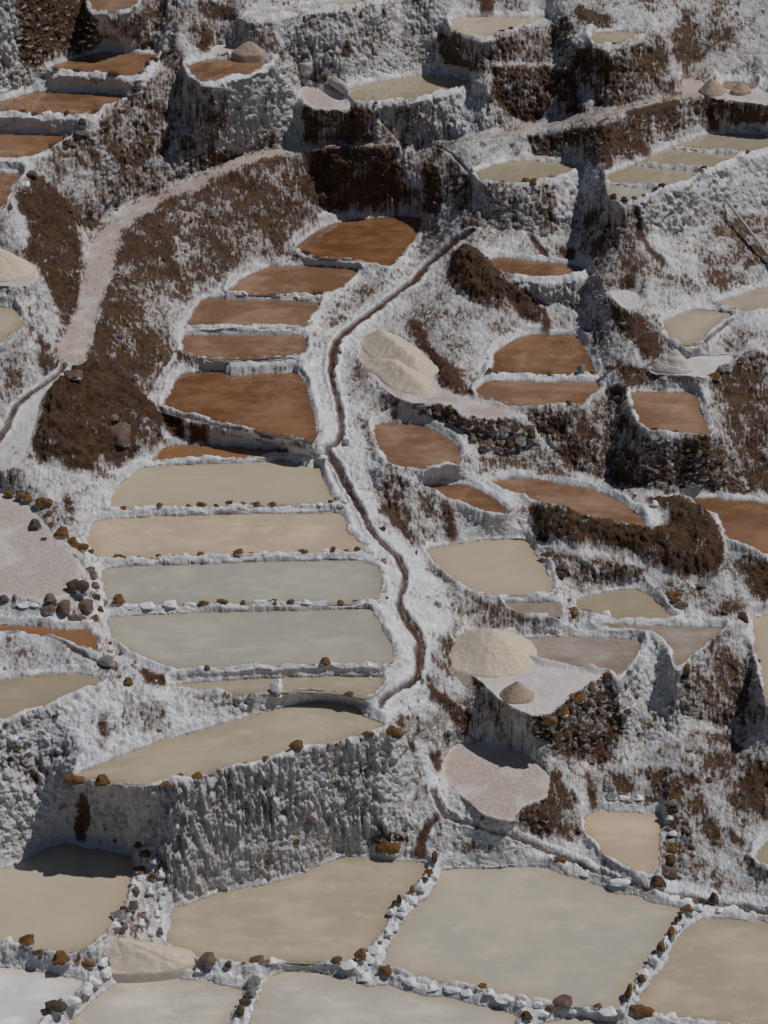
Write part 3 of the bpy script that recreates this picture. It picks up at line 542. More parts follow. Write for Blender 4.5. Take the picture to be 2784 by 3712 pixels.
def noise(t, pos, sc, det=4, rough=.55, vec=None):
    n = N_(t, 'ShaderNodeTexNoise'); n.inputs['Scale'].default_value = sc; n.inputs['Detail'].default_value = det; n.inputs['Roughness'].default_value = rough
    if vec is not None:
        mp = N_(t, 'ShaderNodeVectorMath', operation='MULTIPLY'); mp.inputs[1].default_value = vec; t.links.new(pos, mp.inputs[0]); pos = mp.outputs[0]
    t.links.new(pos, n.inputs['Vector']); return n.outputs['Fac']
def smooth(t, v, a_, b_):
    n = N_(t, 'ShaderNodeMapRange', interpolation_type='SMOOTHSTEP'); t.links.new(v, n.inputs[0]); n.inputs[1].default_value = a_; n.inputs[2].default_value = b_
    return n.outputs[0]
def ground_material(name):
    mt = bpy.data.materials.new(name); t = nodes(mt)
    pos = N_(t, 'ShaderNodeNewGeometry').outputs['Position']
    at = N_(t, 'ShaderNodeAttribute', attribute_name='cover'); sp = N_(t, 'ShaderNodeSeparateColor'); link(t, at.outputs['Color'], sp.inputs[0])
    a2 = N_(t, 'ShaderNodeAttribute', attribute_name='cover_b'); sp2 = N_(t, 'ShaderNodeSeparateColor'); link(t, a2.outputs['Color'], sp2.inputs[0])
    n_big = noise(t, pos, .9, 5, .6); n_mid = noise(t, pos, 3.6, 6, .65); n_str = noise(t, pos, 1, 5, .62, (13, 5, 1.1)); n_fine = noise(t, pos, 34, 3, .7)
    n_sp = noise(t, pos, 16, 4, .7)
    salt = mixc(t, smooth(t, n_mid, .3, .75), (.60, .63, .68), (.80, .81, .82))
    salt = mixc(t, mth(t, 'MULTIPLY', smooth(t, n_str, .44, .62), mth(t, 'ADD', mth(t, 'MULTIPLY', sp2.outputs[2], .55), .3)), salt, (.60, .50, .44))
    salt = mixc(t, mth(t, 'MULTIPLY', sp2.outputs[2], .42), salt, mixc(t, smooth(t, n_str, .3, .6), (.56, .55, .56), (.40, .385, .385)))  # steep wall faces greyed: their shade is put into the salt colour
    dustc = mixc(t, smooth(t, n_sp, .25, .75), (.38, .31, .275), (.58, .52, .49))
    salt = mixc(t, mth(t, 'MULTIPLY', sp.outputs[1], mth(t, 'ADD', smooth(t, n_big, .3, .62), .45, clamp=True), clamp=True), salt, dustc)
    soilc = mixc(t, smooth(t, n_mid, .3, .7), (.034, .017, .010), (.115, .057, .031))
    soilc = mixc(t, smooth(t, n_big, .5, .75), soilc, (.12, .072, .04))
    soilc = mixc(t, mth(t, 'MULTIPLY', smooth(t, n_sp, .5, .66), .45), soilc, (.21, .13, .08))
    # soil shows where the crust is broken
    mixn = mth(t, 'ADD', mth(t, 'MULTIPLY', n_mid, .26), mth(t, 'ADD', mth(t, 'MULTIPLY', n_str, .54), mth(t, 'MULTIPLY', n_sp, .25)))
    v = mth(t, 'ADD', sp.outputs[0], mth(t, 'MULTIPLY', mth(t, 'SUBTRACT', mixn, .5), 3.0))
    v = mth(t, 'ADD', v, mth(t, 'MULTIPLY', mth(t, 'SUBTRACT', n_big, .5), 1.8))
    v = mth(t, 'ADD', v, mth(t, 'MULTIPLY', mth(t, 'SUBTRACT', n_fine, .5), .8))
    salt = mixc(t, mth(t, 'MULTIPLY', mth(t, 'MULTIPLY', smooth(t, v, -.05, .45), smooth(t, sp.outputs[0], .05, .4)), .55), salt, (.30, .24, .21))
    ms = smooth(t, v, .38, .74)
    ms = mth(t, 'MULTIPLY', ms, smooth(t, sp.outputs[0], .02, .2))
    col = mixc(t, ms, salt, soilc)
    rustc = mixc(t, smooth(t, n_mid, .3, .7), (.075, .028, .012), (.11, .05, .028))
    col = mixc(t, mth(t, 'MULTIPLY', sp.outputs[2], smooth(t, mth(t, 'ADD', sp.outputs[2], mth(t, 'MULTIPLY', n_sp, .6)), .35, .65)), col, rustc)
    col = mixc(t, mth(t, 'MULTIPLY', sp2.outputs[0], .85), col, (.14, .085, .05))
    b = N_(t, 'ShaderNodeBsdfPrincipled'); link(t, col, b.inputs['Base Color']); link(t, mth(t, 'SUBTRACT', .8, mth(t, 'MULTIPLY', sp.outputs[2], .5)), b.inputs['Roughness'])
    b.inputs['Specular IOR Level'].default_value = .25
    bump = N_(t, 'ShaderNodeBump'); bump.inputs['Distance'].default_value = .05; bump.inputs['Strength'].default_value = .9
    hh = mth(t, 'ADD', mth(t, 'MULTIPLY', n_fine, .35), mth(t, 'MULTIPLY', n_sp, .6)); 
    hh = mth(t, 'MULTIPLY', hh, mth(t, 'ADD', mth(t, 'ADD', sp2.outputs[1], mth(t, 'MULTIPLY', sp.outputs[0], .8)), .12))
    link(t, hh, bump.inputs['Height']); link(t, bump.outputs[0], b.inputs['Normal'])
    o = N_(t, 'ShaderNodeOutputMaterial'); link(t, b.outputs[0], o.inputs[0]); return mt
GM = ground_material('salt_and_soil')
def water_material(name, ca, cb, rg, seed):
    mt = bpy.data.materials.new(name); t = nodes(mt); pos = N_(t, 'ShaderNodeNewGeometry').outputs['Position']
    off = N_(t, 'ShaderNodeVectorMath', operation='ADD'); off.inputs[1].default_value = (seed*3.1, seed*1.7, 0); link(t, pos, off.inputs[0]); pos = off.outputs[0]
    n1 = noise(t, pos, .55, 4, .55); n2 = noise(t, pos, 1, 6, .65, (1.3, 2.6, 1)); n3 = noise(t, pos, 22, 3, .7)
    c = mixc(t, smooth(t, mth(t, 'ADD', mth(t, 'MULTIPLY', n1, .6), mth(t, 'MULTIPLY', n2, .4)), .40, .60), tuple(v*(.88 if rg < .2 else .97) for v in ca), tuple(v*(1.12 if rg < .2 else 1.03) for v in cb))
    lite = tuple(min(1, v*1.25+.03) for v in cb); dark = tuple(v*.80 for v in ca)
    c = mixc(t, mth(t, 'MULTIPLY', smooth(t, n2, .50, .72), .30), c, lite)
    c = mixc(t, mth(t, 'MULTIPLY', smooth(t, n3, .55, .75), .35), c, dark)
    at = N_(t, 'ShaderNodeAttribute', attribute_name='shore')
    sh = mth(t, 'MULTIPLY', at.outputs['Fac'], mth(t, 'ADD', mth(t, 'MULTIPLY', n1, 1.0), .1), clamp=True)
    edge = (ca[0]*.78, ca[1]*.58, ca[2]*.40)
    c = mixc(t, sh, c, edge)
    b = N_(t, 'ShaderNodeBsdfPrincipled'); link(t, c, b.inputs['Base Color']); b.inputs['IOR'].default_value = 1.42; b.inputs['Specular IOR Level'].default_value = .85 if rg < .2 else .55
    r_ = mth(t, 'ADD', mth(t, 'MULTIPLY', smooth(t, n2, .45, .7), .02 if rg < .2 else .09), .012 if rg < .2 else rg*.2); link(t, r_, b.inputs['Roughness'])
    bump = N_(t, 'ShaderNodeBump'); bump.inputs['Distance'].default_value = .01; bump.inputs['Strength'].default_value = .025 if rg < .3 else .8
    link(t, mth(t, 'ADD', n3, n2), bump.inputs['Height']); link(t, bump.outputs[0], b.inputs['Normal'])
    o = N_(t, 'ShaderNodeOutputMaterial'); link(t, b.outputs[0], o.inputs[0]); return mt
def plain(name, ca, cb, sc=8, rg=.85, bs=.6, cap=None, bd=.03):
    mt = bpy.data.materials.new(name); t = nodes(mt); gm = N_(t, 'ShaderNodeNewGeometry'); pos = gm.outputs['Position']
    n1 = noise(t, pos, sc, 5, .65); n2 = noise(t, pos, sc*4, 4, .7)
    c = mixc(t, smooth(t, n1, .3, .7), ca, cb)
    if cap:    # salt crust that creeps up from the waterline, by its own patches
        lo = N_(t, 'ShaderNodeTexCoord'); s3 = N_(t, 'ShaderNodeSeparateXYZ'); link(t, lo.outputs['Object'], s3.inputs[0])
        v = mth(t, 'ADD', mth(t, 'MULTIPLY', s3.outputs[2], -.8), mth(t, 'MULTIPLY', n1, 1.6))
        c = mixc(t, smooth(t, v, cap, cap+.25), c, (.70, .72, .76))
    b = N_(t, 'ShaderNodeBsdfPrincipled'); link(t, c, b.inputs['Base Color']); b.inputs['Roughness'].default_value = rg; b.inputs['Specular IOR Level'].default_value = .25
    bump = N_(t, 'ShaderNodeBump'); bump.inputs['Distance'].default_value = bd; bump.inputs['Strength'].default_value = bs
    link(t, mth(t, 'ADD', n1, mth(t, 'MULTIPLY', n2, .5)), bump.inputs['Height']); link(t, bump.outputs[0], b.inputs['Normal'])
    o = N_(t, 'ShaderNodeOutputMaterial'); link(t, b.outputs[0], o.inputs[0]); return mt
SM = dict(o=plain('ochre_stone', (.09, .045, .015), (.23, .12, .042), 9, cap=.78), d=plain('dark_stone', (.06, .045, .03), (.13, .10, .07), 10, cap=.8),
          w=plain('crusted_stone', (.56, .58, .61), (.72, .73, .75), 12), r=plain('reddish_stone', (.12, .07, .052), (.23, .165, .135), 9, cap=.85),
          g=plain('grey_stone', (.16, .16, .15), (.28, .28, .27), 10, cap=.75), b=plain('brown_stone', (.05, .026, .015), (.13, .07, .04), 9, cap=.8))
# ------------------------------------------------------------------ objects
col = S.collection
def link_o(o, parent=None, loc=None):
    col.objects.link(o)
    if parent is not None: o.parent = parent
    if loc is not None: o.location = loc
    return o
GROUPS = {'salt pan': 'salt evaporation pans on the terraced hillside', 'wall': 'retaining walls between the pans', 'salt heap': 'heaps of harvested salt', 'sack': 'sacks beside the yellowish pan', 'earth mound': 'bare earth mounds', 'stone': 'loose boulders and stones on rims and terraces'}
def tag(o, label, cat, group=None):
    o['label'] = label; o['category'] = cat; group = group or GROUPS.get(cat)
    if group: o['group'] = group
    return o
def empty(name, loc):
    o = bpy.data.objects.new(name, None); o.empty_display_size = .2; o.location = loc; col.objects.link(o); return o
# split the sheet
reg = np.zeros(FU.shape, int)                 # 0 hillside
REG = {0: ('hillside', 'structure')}
rid = 1
def paint(p, name):
    global rid
    s, m = fine(p); reg[s][m] = rid; REG[rid] = name; rid += 1
for p in bank_p: paint(p, ('channel_bank', 'structure'))
for (q, lb), p in zip(MOUNDS, mound_p): paint(p, ('earth_mound', lb, 'earth mound'))
wall_rid = {}
for i, ((q, so_, st, lb), p) in enumerate(zip(WALLS, wall_p)): wall_rid[i] = rid; paint(p, ('retaining_wall', lb, 'wall'))
for p in path_p: paint(p, ('footpath', 'structure'))
for p in flat_p: paint(p, ('dry_terrace', 'structure'))
reg = np.where(owner > 0, 1000+owner, reg); reg = np.where(inpond, 1000+pondid, reg)
reg = np.where(chd > .5, 2000, reg); REG[2000] = ('channel_bed', 'structure')
fr = reg[:-1, :-1].ravel()
V_ = np.c_[X.ravel(), Y.ravel(), Z.ravel()].astype(np.float32)
idx = np.arange(MU*MV_).reshape(MV_, MU)
Q = np.c_[idx[:-1, :-1].ravel(), idx[1:, :-1].ravel(), idx[1:, 1:].ravel(), idx[:-1, 1:].ravel()]
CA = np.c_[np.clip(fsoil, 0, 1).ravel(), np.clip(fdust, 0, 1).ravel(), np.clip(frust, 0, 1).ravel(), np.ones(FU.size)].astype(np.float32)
smoothness = np.where((fdust > .3) | (chd > .5), .1, .9)
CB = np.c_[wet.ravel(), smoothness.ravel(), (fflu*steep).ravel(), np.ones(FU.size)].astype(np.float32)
def sheet_mesh(name, sel, origin=(0, 0, 0)):
    q = Q[sel]; uq, inv = np.unique(q.ravel(), return_inverse=True); me = bpy.data.meshes.new(name)
    nf = len(q); me.vertices.add(len(uq)); me.vertices.foreach_set('co', (V_[uq]-np.array(origin, np.float32)).ravel())
    me.loops.add(nf*4); me.loops.foreach_set('vertex_index', inv.astype(np.int32).ravel()); me.polygons.add(nf)
    me.polygons.foreach_set('loop_start', np.arange(0, nf*4, 4, dtype=np.int32)); me.polygons.foreach_set('loop_total', np.full(nf, 4, np.int32))
    me.polygons.foreach_set('use_smooth', np.ones(nf, bool))
    me.update()
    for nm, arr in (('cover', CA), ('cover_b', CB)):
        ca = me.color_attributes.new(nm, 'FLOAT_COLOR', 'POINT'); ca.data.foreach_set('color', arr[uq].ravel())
    me.materials.append(GM); return me
order = np.argsort(fr, kind='stable'); vals, starts = np.unique(fr[order], return_index=True); ends = list(starts[1:])+[len(order)]
wall_obj = {}; rims = {}
for v_, a_, b_ in zip(vals, starts, ends):
    sel = order[a_:b_]; v_ = int(v_)
    if v_ > 1000 and v_ < 2000: rims[v_-1000] = sel; continue
    info = REG[v_]
    ctr = V_[Q[sel, 0]].mean(0).tolist() if info[1] != 'structure' else (0, 0, 0)
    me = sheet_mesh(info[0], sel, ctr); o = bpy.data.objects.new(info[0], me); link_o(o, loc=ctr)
    if info[1] == 'structure': o['kind'] = 'structure'
    else: tag(o, info[1], info[2])
    wall_obj[v_] = o
pond_obj = {}
def offset_poly(A, d):
    nx = np.roll(A, -1, 0)-np.roll(A, 1, 0); nr = np.c_[nx[:, 1], -nx[:, 0]]; nr /= np.linalg.norm(nr, axis=1)[:, None]+1e-9
    ar = .5*np.sum(A[:, 0]*np.roll(A[:, 1], -1)-np.roll(A[:, 0], -1)*A[:, 1]); return A+nr*d*(1 if ar > 0 else -1)
for i, (q, (ca, cb, rg), lb) in enumerate(PONDS):
    k = i+1
    if k not in level: print('missing pond', lb); continue
    A = pond_w[k]; zl = level[k]+CAMZ; c = A.mean(0); root = empty('salt_pan', (c[0], c[1], zl)); tag(root, lb, 'salt pan'); pond_obj[k] = root
    B = offset_poly(A, .05)
    x0, y0 = B.min(0); x1, y1 = B.max(0); st = max(.14, math.sqrt((x1-x0)*(y1-y0)/900))
    gx, gy = np.meshgrid(np.arange(x0, x1, st), np.arange(y0, y1, st)); gx = gx+RNG.uniform(-.2, .2, gx.shape)*st; gy = gy+RNG.uniform(-.2, .2, gy.shape)*st
    m_ = inside(gx, gy, B); gx, gy = gx[m_], gy[m_]; m_ = segdist(gx, gy, B) > st*.4; gx, gy = gx[m_], gy[m_]
    pts = [Vector((float(p[0]-c[0]), float(p[1]-c[1]))) for p in B]+[Vector((float(p-c[0]), float(q_-c[1]))) for p, q_ in zip(gx, gy)]
    vv, _, ff, *_r = delaunay_2d_cdt(pts, [], [list(range(len(B)))], 1, 1e-5)
    vs = np.array([v[:] for v in vv]); me = bpy.data.meshes.new('water')
    fs = []
    for f in ff:
        (ax, ay), (bx, by), (cx, cy) = vs[f[0]], vs[f[1]], vs[f[2]]
        fs.append(tuple(f) if (bx-ax)*(cy-ay)-(by-ay)*(cx-ax) > 0 else tuple(f)[::-1])
    me.from_pydata([(p[0], p[1], 0) for p in vs], [], fs)
    sd_ = segdist(vs[:, 0]+c[0], vs[:, 1]+c[1], A); sh = me.attributes.new('shore', 'FLOAT', 'POINT'); sh.data.foreach_set('value', np.exp(-sd_/.16).astype(np.float32))
    me.materials.append(water_material('brine', ca, cb, rg, i)); w = bpy.data.objects.new('salt_crust' if rg > .4 else 'water', me); link_o(w, root)
    if k in rims:
        r_ = bpy.data.objects.new('rim', sheet_mesh('rim', rims[k], (c[0], c[1], zl))); link_o(r_, root)
# ------------------------------------------------------------------ point lookup
def at(t, x_, y_):
    ox, oy = TO[t]; u, v = x_*K_+ox, y_*K_+oy
    # nearest sheet vertex after relief, found around the bearing
    i = int(np.clip(round((u-fu[0])/FS), 3, MU-4)); j = int(np.clip(round((v-fv[0])/FS), 3, MV_-4))
    return Vector((float(X[j, i]), float(Y[j, i]), float(Z[j, i]))), float(PXM[j, i]), (j, i), Vector(N[:, j, i].tolist())
# ------------------------------------------------------------------ stones
import bmesh
def rock_mesh(name, sub, seed, flat=1., am=.28):
    bm = bmesh.new(); bmesh.ops.create_icosphere(bm, subdivisions=sub, radius=1)
    co = np.array([v.co[:] for v in bm.verts]); s_ = seed*5.3
    cut = RNG.normal(size=(9, 3)); cut /= np.linalg.norm(cut, axis=1)[:, None]; off_ = .48+.3*RNG.random(9)
    for n_, d_ in zip(cut, off_):
        h = co@n_; m_ = h > d_; co[m_] -= np.outer((h[m_]-d_)*.96, n_)
    d_ = fbm(co[:, 0]*1.7+s_, co[:, 1]*1.7+s_, co[:, 2]*1.7, 4, .55)*am*.6; co *= (1+d_)[:, None]
    for v, c_ in zip(bm.verts, co): v.co = c_
    me = bpy.data.meshes.new(name); bm.to_mesh(me); bm.free()
    if sub > 2: me.polygons.foreach_set('use_smooth', [True]*len(me.polygons))
    return me
BIG = {c_: [] for c_ in SM}; SML = {c_: [] for c_ in SM}
bigs = [rock_mesh('stone', 4, k) for k in range(4)]; smls = [rock_mesh('stone', 2, 10+k) for k in range(5)]
for c_ in SM:
    for src, dst in ((bigs, BIG), (smls, SML)):
        for b_ in src: q = b_.copy(); q.materials.append(GM if c_ == 'w' else SM[c_]); dst[c_].append(q)
def nearest_owner(ji):
    j, i = ji
    for r_ in (2, 6, 12, 20, 34):
        w_ = owner[max(0, j-r_):j+r_+1, max(0, i-r_):i+r_+1]; w_ = w_[w_ > 0]
        if len(w_): return int(np.bincount(w_).argmax())
    return 0
def stone(t, x_, y_, w, h, c_='o', label=None, lift=.2, name=None, yaw=None, tilt=.12, depth=None):
    p, m, ji, nn = at(t, x_, y_); m *= K_; w *= .88; sx, sz = w*m/2, h*m/2*1.05; sy = depth*m/2 if depth else (sx*.5+sz*.5)
    big = w > 55
    o = bpy.data.objects.new(name or 'stone', random.choice((BIG if big else SML)[c_]))
    o.scale = (sx, sy, sz); o.rotation_euler = (random.uniform(-tilt, tilt), random.uniform(-tilt, tilt), random.uniform(-.3, .3) if yaw is None else yaw)
    loc = p+Vector((0, 0, sz*lift))
    if label: link_o(o, loc=loc); tag(o, label, 'stone'); return o
    k = nearest_owner(ji); par = pond_obj.get(k)
    if par is None:
        r_ = int(reg[ji]); par = wall_obj.get(r_, wall_obj[0])
    link_o(o, par, loc-par.location); return o
def row(t, s_, c_='o', w=55, h=34, lift=.25):
    for q in s_.split():
        a_ = q.split(','); cc = a_[2] if len(a_) > 2 else c_
        if cc == 'w' and lift < 0: continue
        ww = float(a_[3]) if len(a_) > 3 else w*random.uniform(.8, 1.2); hh = float(a_[4]) if len(a_) > 4 else h*random.uniform(.85, 1.2)
        stone(t, float(a_[0]), float(a_[1]), ww*(1.1 if cc == 'w' else 1.08), hh*(.8 if cc == 'w' else 1.0), cc, lift=lift-(.35 if cc == 'w' else .08))
row('G', '745,88 880,85,w 960,84 1050,80,w 1135,64 1210,70,o,75 1300,66,d 1380,68,d 1465,56 1540,62,o,70 1640,62')
row('H', '50,60,o,70 150,62 240,66,w 330,66,w 430,68,w 500,56,o 555,86,w,60,36')
row('G', '720,372,o,110,36 840,364,o,75 950,358,o,80 1035,355 1110,358,w,70 1200,350,o,95,48 1435,352,o,70,46 1505,348,o,60 1590,352,w,70 1625,340')
row('H', '20,345,o,60 130,340,w,80 190,345,w 262,334,o,45 330,335,o,70 402,326,o,55 470,340,w,60 510,342,o 583,334,o,42 652,325,o,65')
row('G', '710,645,o,140,60 790,675,w,90 890,670,w,110,55 1030,665,w,120,60 1140,655,w,90,60 1225,665,o,80 1335,655,o,90 1460,650,o,60 1560,660,w,90 1645,645,o,70,60')
row('H', '158,640,o,85,60 258,645,d,65,35 345,655,w,90 440,635,w,100,55 550,640,o,80,36 640,630,o,50,36')
row('G', '1240,1050,o,60,30'); row('H', '460,1020,o,110,50 715,1028,w,25,40 735,1082,w,48,32 160,1185,w,110,50')
row('H', '610,1190,o,95,28 910,1352,o,50,26 985,1450,o,26,14 1130,1390,w,30,20')
row('H', '720,1455,o,90,50 840,1430,o,150,80 300,1540,o,120,52 110,1605,o,50,28 480,1510,o,40,30 200,1570,w,80,50')
row('J', '445,205,o,170,50 610,215,o,150,70 1000,232,o,95,32 1090,192,o,60,34 1185,190,o,85,62 1325,150,o,50,24 1475,105,o,40,24 1600,92,o,50,26')
row('J', '1215,680,w,90,50 1340,640,w,80,50 1440,690,w,75,60 1245,500,w,120,60 690,575,o,50,50 820,585,d,80,40 1520,720,o,40,30 1605,705,o,30,30', lift=-.1)
row('K', '290,565,o,60,50 190,480,w,130,60 450,390,w,80,50 110,700,o,40,40 180,590,w,80,60 740,120,o,26,60', lift=-.2)
row('J', '880,645,o,95,55 850,735,o,95,50 915,780,o,60,55 845,780,w,80,55 820,880,r,75,55 790,960,d,120,45 750,1000,d,75,55 720,1035,g,110,55 740,1080,r,90,45 850,1050,w,90,60 800,830,w,70,50 900,860,w,80,60 940,1000,w,70,60 970,960,w,60,60 870,960,w,70,60 930,680,w,80,60 960,760,w,80,70 980,860,w,70,60 900,1100,w,80,60 960,1120,r,60,50 700,1090,w,90,50', lift=.3)
row('J', '360,1285,o,180,80 235,1250,d,80,60 525,1300,o,110,40 620,1290,w,110,80 735,1310,o,60,40 860,1312,o,50,34 925,1295,o,45,40 985,1300,o,60,30 1080,1320,w,100,60 1380,1320,d,60,50 1465,1302,r,40,22 50,1165,w,90,60 640,1300,r,60,40 1190,1350,w,90,60')
row('K', '110,1315,r,60,24 140,1300,w,110,50 430,1275,o,110,40 460,1260,w,70,60 540,1300,o,90,38 600,1330,w,110,50 700,1385,w,150,60 830,1365,o,120,60 980,1420,w,110,60 1100,1450,w,120,45 1220,1470,w,120,45 1310,1485,w,90,40 1410,1455,o,95,44 1450,1500,w,110,50 1540,1530,w,130,50 1630,1560,w,80,70')
row('L', '60,1530,w,120,55 170,1535,w,80,70 270,1555,w,90,60 435,1540,r,170,60 355,1590,o,80,34 300,1620,w,100,50 480,1590,w,70,60 575,1590,w,60,50 635,1560,o,60,40 700,1600,w,120,60 890,1605,o,180,75 1080,1630,w,110,50 200,1640,b,110,60 780,1600,w,70,50')
row('J', '640,1370,w,110,90 560,1420,w,120,70 520,1475,w,130,90 420,1540,w,150,90 1530,1430,g,90,80 1515,1500,g,90,60 1470,1560,d,90,60 1440,1610,d,90,80 1560,1380,w,60,40', lift=.35)
row('J', '330,1600,d,160,90', lift=.4); row('K', '30,1430,g,90,90 20,1500,g,80,60 5,1580,w,60,60', lift=.3)
# leaning divider stones
row('K', '1125,700,b,55,110 1090,770,o,60,40 1110,800,w,60,60 1060,820,d,50,60 1040,870,w,80,70 985,880,o,60,50 960,940,w,60,70 1000,940,w,60,60 905,965,b,45,90 880,970,b,50,60 920,1030,w,70,50 870,1090,w,90,60 830,1140,w,90,60 790,1190,o,45,30 760,1230,w,110,60 700,1270,w,70,60 740,1290,w,60,50 930,1000,w,70,60 860,1010,w,60,60', lift=.5)
row('L', '1165,1000,o,85,60 1105,1060,b,40,60 1125,1045,b,40,50 1150,1070,w,50,60 1075,1150,o,55,110 1110,1110,w,40,70 1015,1245,o,75,80 1045,1200,w,50,60 960,1310,w,80,90 910,1370,w,80,70 900,1420,b,70,60 870,1470,w,60,80 820,1510,b,60,60 1190,1020,w,60,60 1240,980,w,80,60 1260,940,d,60,50 860,1520,w,40,70 1130,1100,w,40,50', lift=.55)
row('L', '400,695,o,95,44 600,750,d,80,34 760,835,w,150,50 500,725,w,60,30 560,770,w,80,30 980,835,b,150,80 1080,890,w,100,40 1180,905,w,110,50 1560,995,w,90,40 1640,1010,d,50,36 1440,975,w,90,36 1360,985,w,70,36')
row('L', '1105,300,o,80,50 1100,340,g,90,40 1085,385,b,90,50 1090,470,b,80,50 1070,430,w,70,40 1095,520,w,80,50 1060,580,g,70,40 1070,615,o,110,30 1085,600,o,50,50 1060,645,w,70,34 1065,690,b,100,70 1030,745,r,90,60 990,305,o,65,34 290,415,b,110,60 1080,770,r,110,70 880,295,w,90,40 790,300,w,80,40 1000,660,w,40,60', lift=.3)
row('L', '700,245,g,90,60 715,290,g,80,60 690,215,g,60,40', lift=.1)
row('F', '60,755,o,50,26 125,760,o,45,24 200,757,o,50,30 265,765,o,60,26 345,765,o,80,40 430,775,w,60,36 470,780,w,70,36 540,768,g,70,60 605,765,o,50,40 655,775,w,40,40 710,745,b,70,50 -20,760,o,60,30 20,765,o,40,26')
row('F', '1340,770,o,90,50 1410,720,g,90,50 1380,740,g,70,50 1500,680,o,60,50 1550,640,g,70,50 970,1110,b,80,34 1100,1112,b,60,24 460,950,b,90,40 860,1492,b,36,24', lift=.25)
row('B', '760,640,d,44,32 335,860,w,30,20 1180,540,b,26,16 950,585,b,26,14')
row('B', '950,875,d,36,22 1045,868,d,36,16 1110,862,r,46,30')
row('B', '1580,185,r,36,26 1520,195,b,40,20 700,10,b,60,30 1300,60,w,40,20'); row('A', '1490,425,b,50,34 1555,402,b,46,26 1415,445,b,36,18 1045,290,b,60,40 1000,330,b,90,36 930,375,b,60,34 890,400,b,46,46 860,440,r,60,30 440,-10,b,60,30')
row('A', '140,685,b,70,34 205,695,b,50,34 285,690,w,70,34 350,690,w,60,34 400,695,b,50,44 330,435,b,70,30 680,465,b,90,40 560,445,b,40,24 470,440,b,70,24')
row('A', '830,530,r,80,40 800,565,r,90,36 860,545,r,60,36 570,630,r,95,50 570,670,b,100,34 490,750,b,90,50 500,800,r,110,34 395,840,r,60,40 400,875,b,90,40 440,880,r,60,30 315,885,d,56,40 190,1045,r,110,30 150,1125,w,80,60 700,1245,b,60,40 60,1260,d,70,50', lift=.4)
row('C', '345,1060,o,85,26 250,1090,o,60,24 200,1105,o,80,30 60,1108,o,70,20 240,1115,o,60,40 1250,1055,d,60,34 1270,1035,b,50,26 1535,930,o,36,26 1020,1140,b,50,34 985,1155,b,70,34 790,1220,b,70,36 735,1195,b,60,44 850,1200,b,40,36 910,1195,b,30,20 110,188,b,36,20 730,272,b,40,20 60,200,b,30,16 40,200,b,30,14')
row('I', '1080,600,o,110,50 1100,635,o,70,40 1140,665,r,90,44 485,695,o,70,34 490,715,o,60,30 560,712,g,80,26 1210,540,w,40,30 300,265,b,80,50 280,235,b,60,40 330,370,b,90,40 430,435,r,100,60 410,470,b,110,50 180,140,w,60,40 200,180,w,50,40')
row('I', '330,1340,o,120,60 420,1290,o,110,60 450,1430,o,70,60 520,1200,o,140,70 600,1150,o,90,80 690,1090,o,80,60 560,1250,b,80,60 650,1210,b,90,60 480,1340,g,60,60 620,1330,b,60,60 700,1300,g,60,50 520,1500,g,60,50 600,1580,r,60,40 680,1180,b,70,60 500,1500,w,60,40 560,1400,b,50,50 440,1370,g,50,50 380,1500,b,50,60 1165,1050,o,100,80 1225,1030,o,50,60 1150,1090,b,90,50 1510,740,b,100,80 1610,990,b,30,40 800,1150,b,60,40 790,1290,b,70,40', lift=-.05)
row('G', '160,15,o,120,36 260,50,o,130,80 300,115,o,80,40 370,225,o,150,60 440,275,o,90,50 470,315,o,140,55 550,350,o,50,40 370,250,o,90,40 545,455,r,110,50 560,495,r,90,50 565,550,r,90,40 580,610,d,60,50 600,690,b,60,40 520,680,r,130,90 390,690,r,110,110 570,740,o,60,50 290,680,r,110,60 460,740,r,130,60 600,640,w,60,50 520,770,w,80,40', lift=.3)
row('G', '20,625,d,110,44 92,620,g,36,60 150,650,w,100,30 205,650,w,70,30 300,630,r,130,70', lift=.35)
row('G', '665,893,b,40,20 735,945,g,40,50 770,1120,o,100,60 1425,1240,g,60,60 1510,1225,g,110,50 1460,1270,w,60,50 940,1105,w,24,26 330,1330,b,40,50 80,1450,w,70,60 95,1530,o,60,40', lift=.2)
row('D', '60,1485,o,90,50', lift=.4)
row('E', '210,1185,g,40,36 280,1200,w,80,60 585,1170,g,80,44 440,1275,w,90,36 550,635,d,30,26 230,1235,b,60,26 415,65,d,40,40 340,35,b,80,36 1255,1300,g,34,26 560,1515,w,60,36 1010,1440,g,34,30 420,285,o,90,36 1170,830,b,34,34 600,880,b,30,16')
row('H', '810,195,b,50,40 815,400,g,60,40 1010,350,b,20,50 830,622,b,40,20 1395,575,w,44,26 545,15,w,60,36 570,50,w,60,36 1045,1120,g,44,40')
row('E', '1060,985,b,80,60 1140,970,b,70,60 1210,980,b,80,80 1230,1030,b,70,70 1320,1060,b,90,70 1380,1090,b,90,70 1460,1080,b,80,60 1340,1150,r,90,80 1430,1160,r,100,80 1530,1100,g,80,70 1600,1080,b,90,60 1560,1180,b,90,80 1640,1150,g,80,70 1700,1120,b,80,80 1400,1210,b,80,60 1500,1215,r,80,50', lift=-.1)
row('D', '130,1490,o,100,40', lift=.3)
row('D', '730,1150,r,130,60 780,1155,r,50,60 700,1100,g,70,50 740,1230,r,170,120 640,1130,o,60,40 620,1100,r,50,40 990,1080,w,40,30 1280,110,g,60,50 1310,170,r,70,60 745,420,o,60,40 760,455,o,60,40 790,345,r,60,34 840,220,g,50,60 710,520,r,80,34 960,1140,b,60,60', lift=-.05)
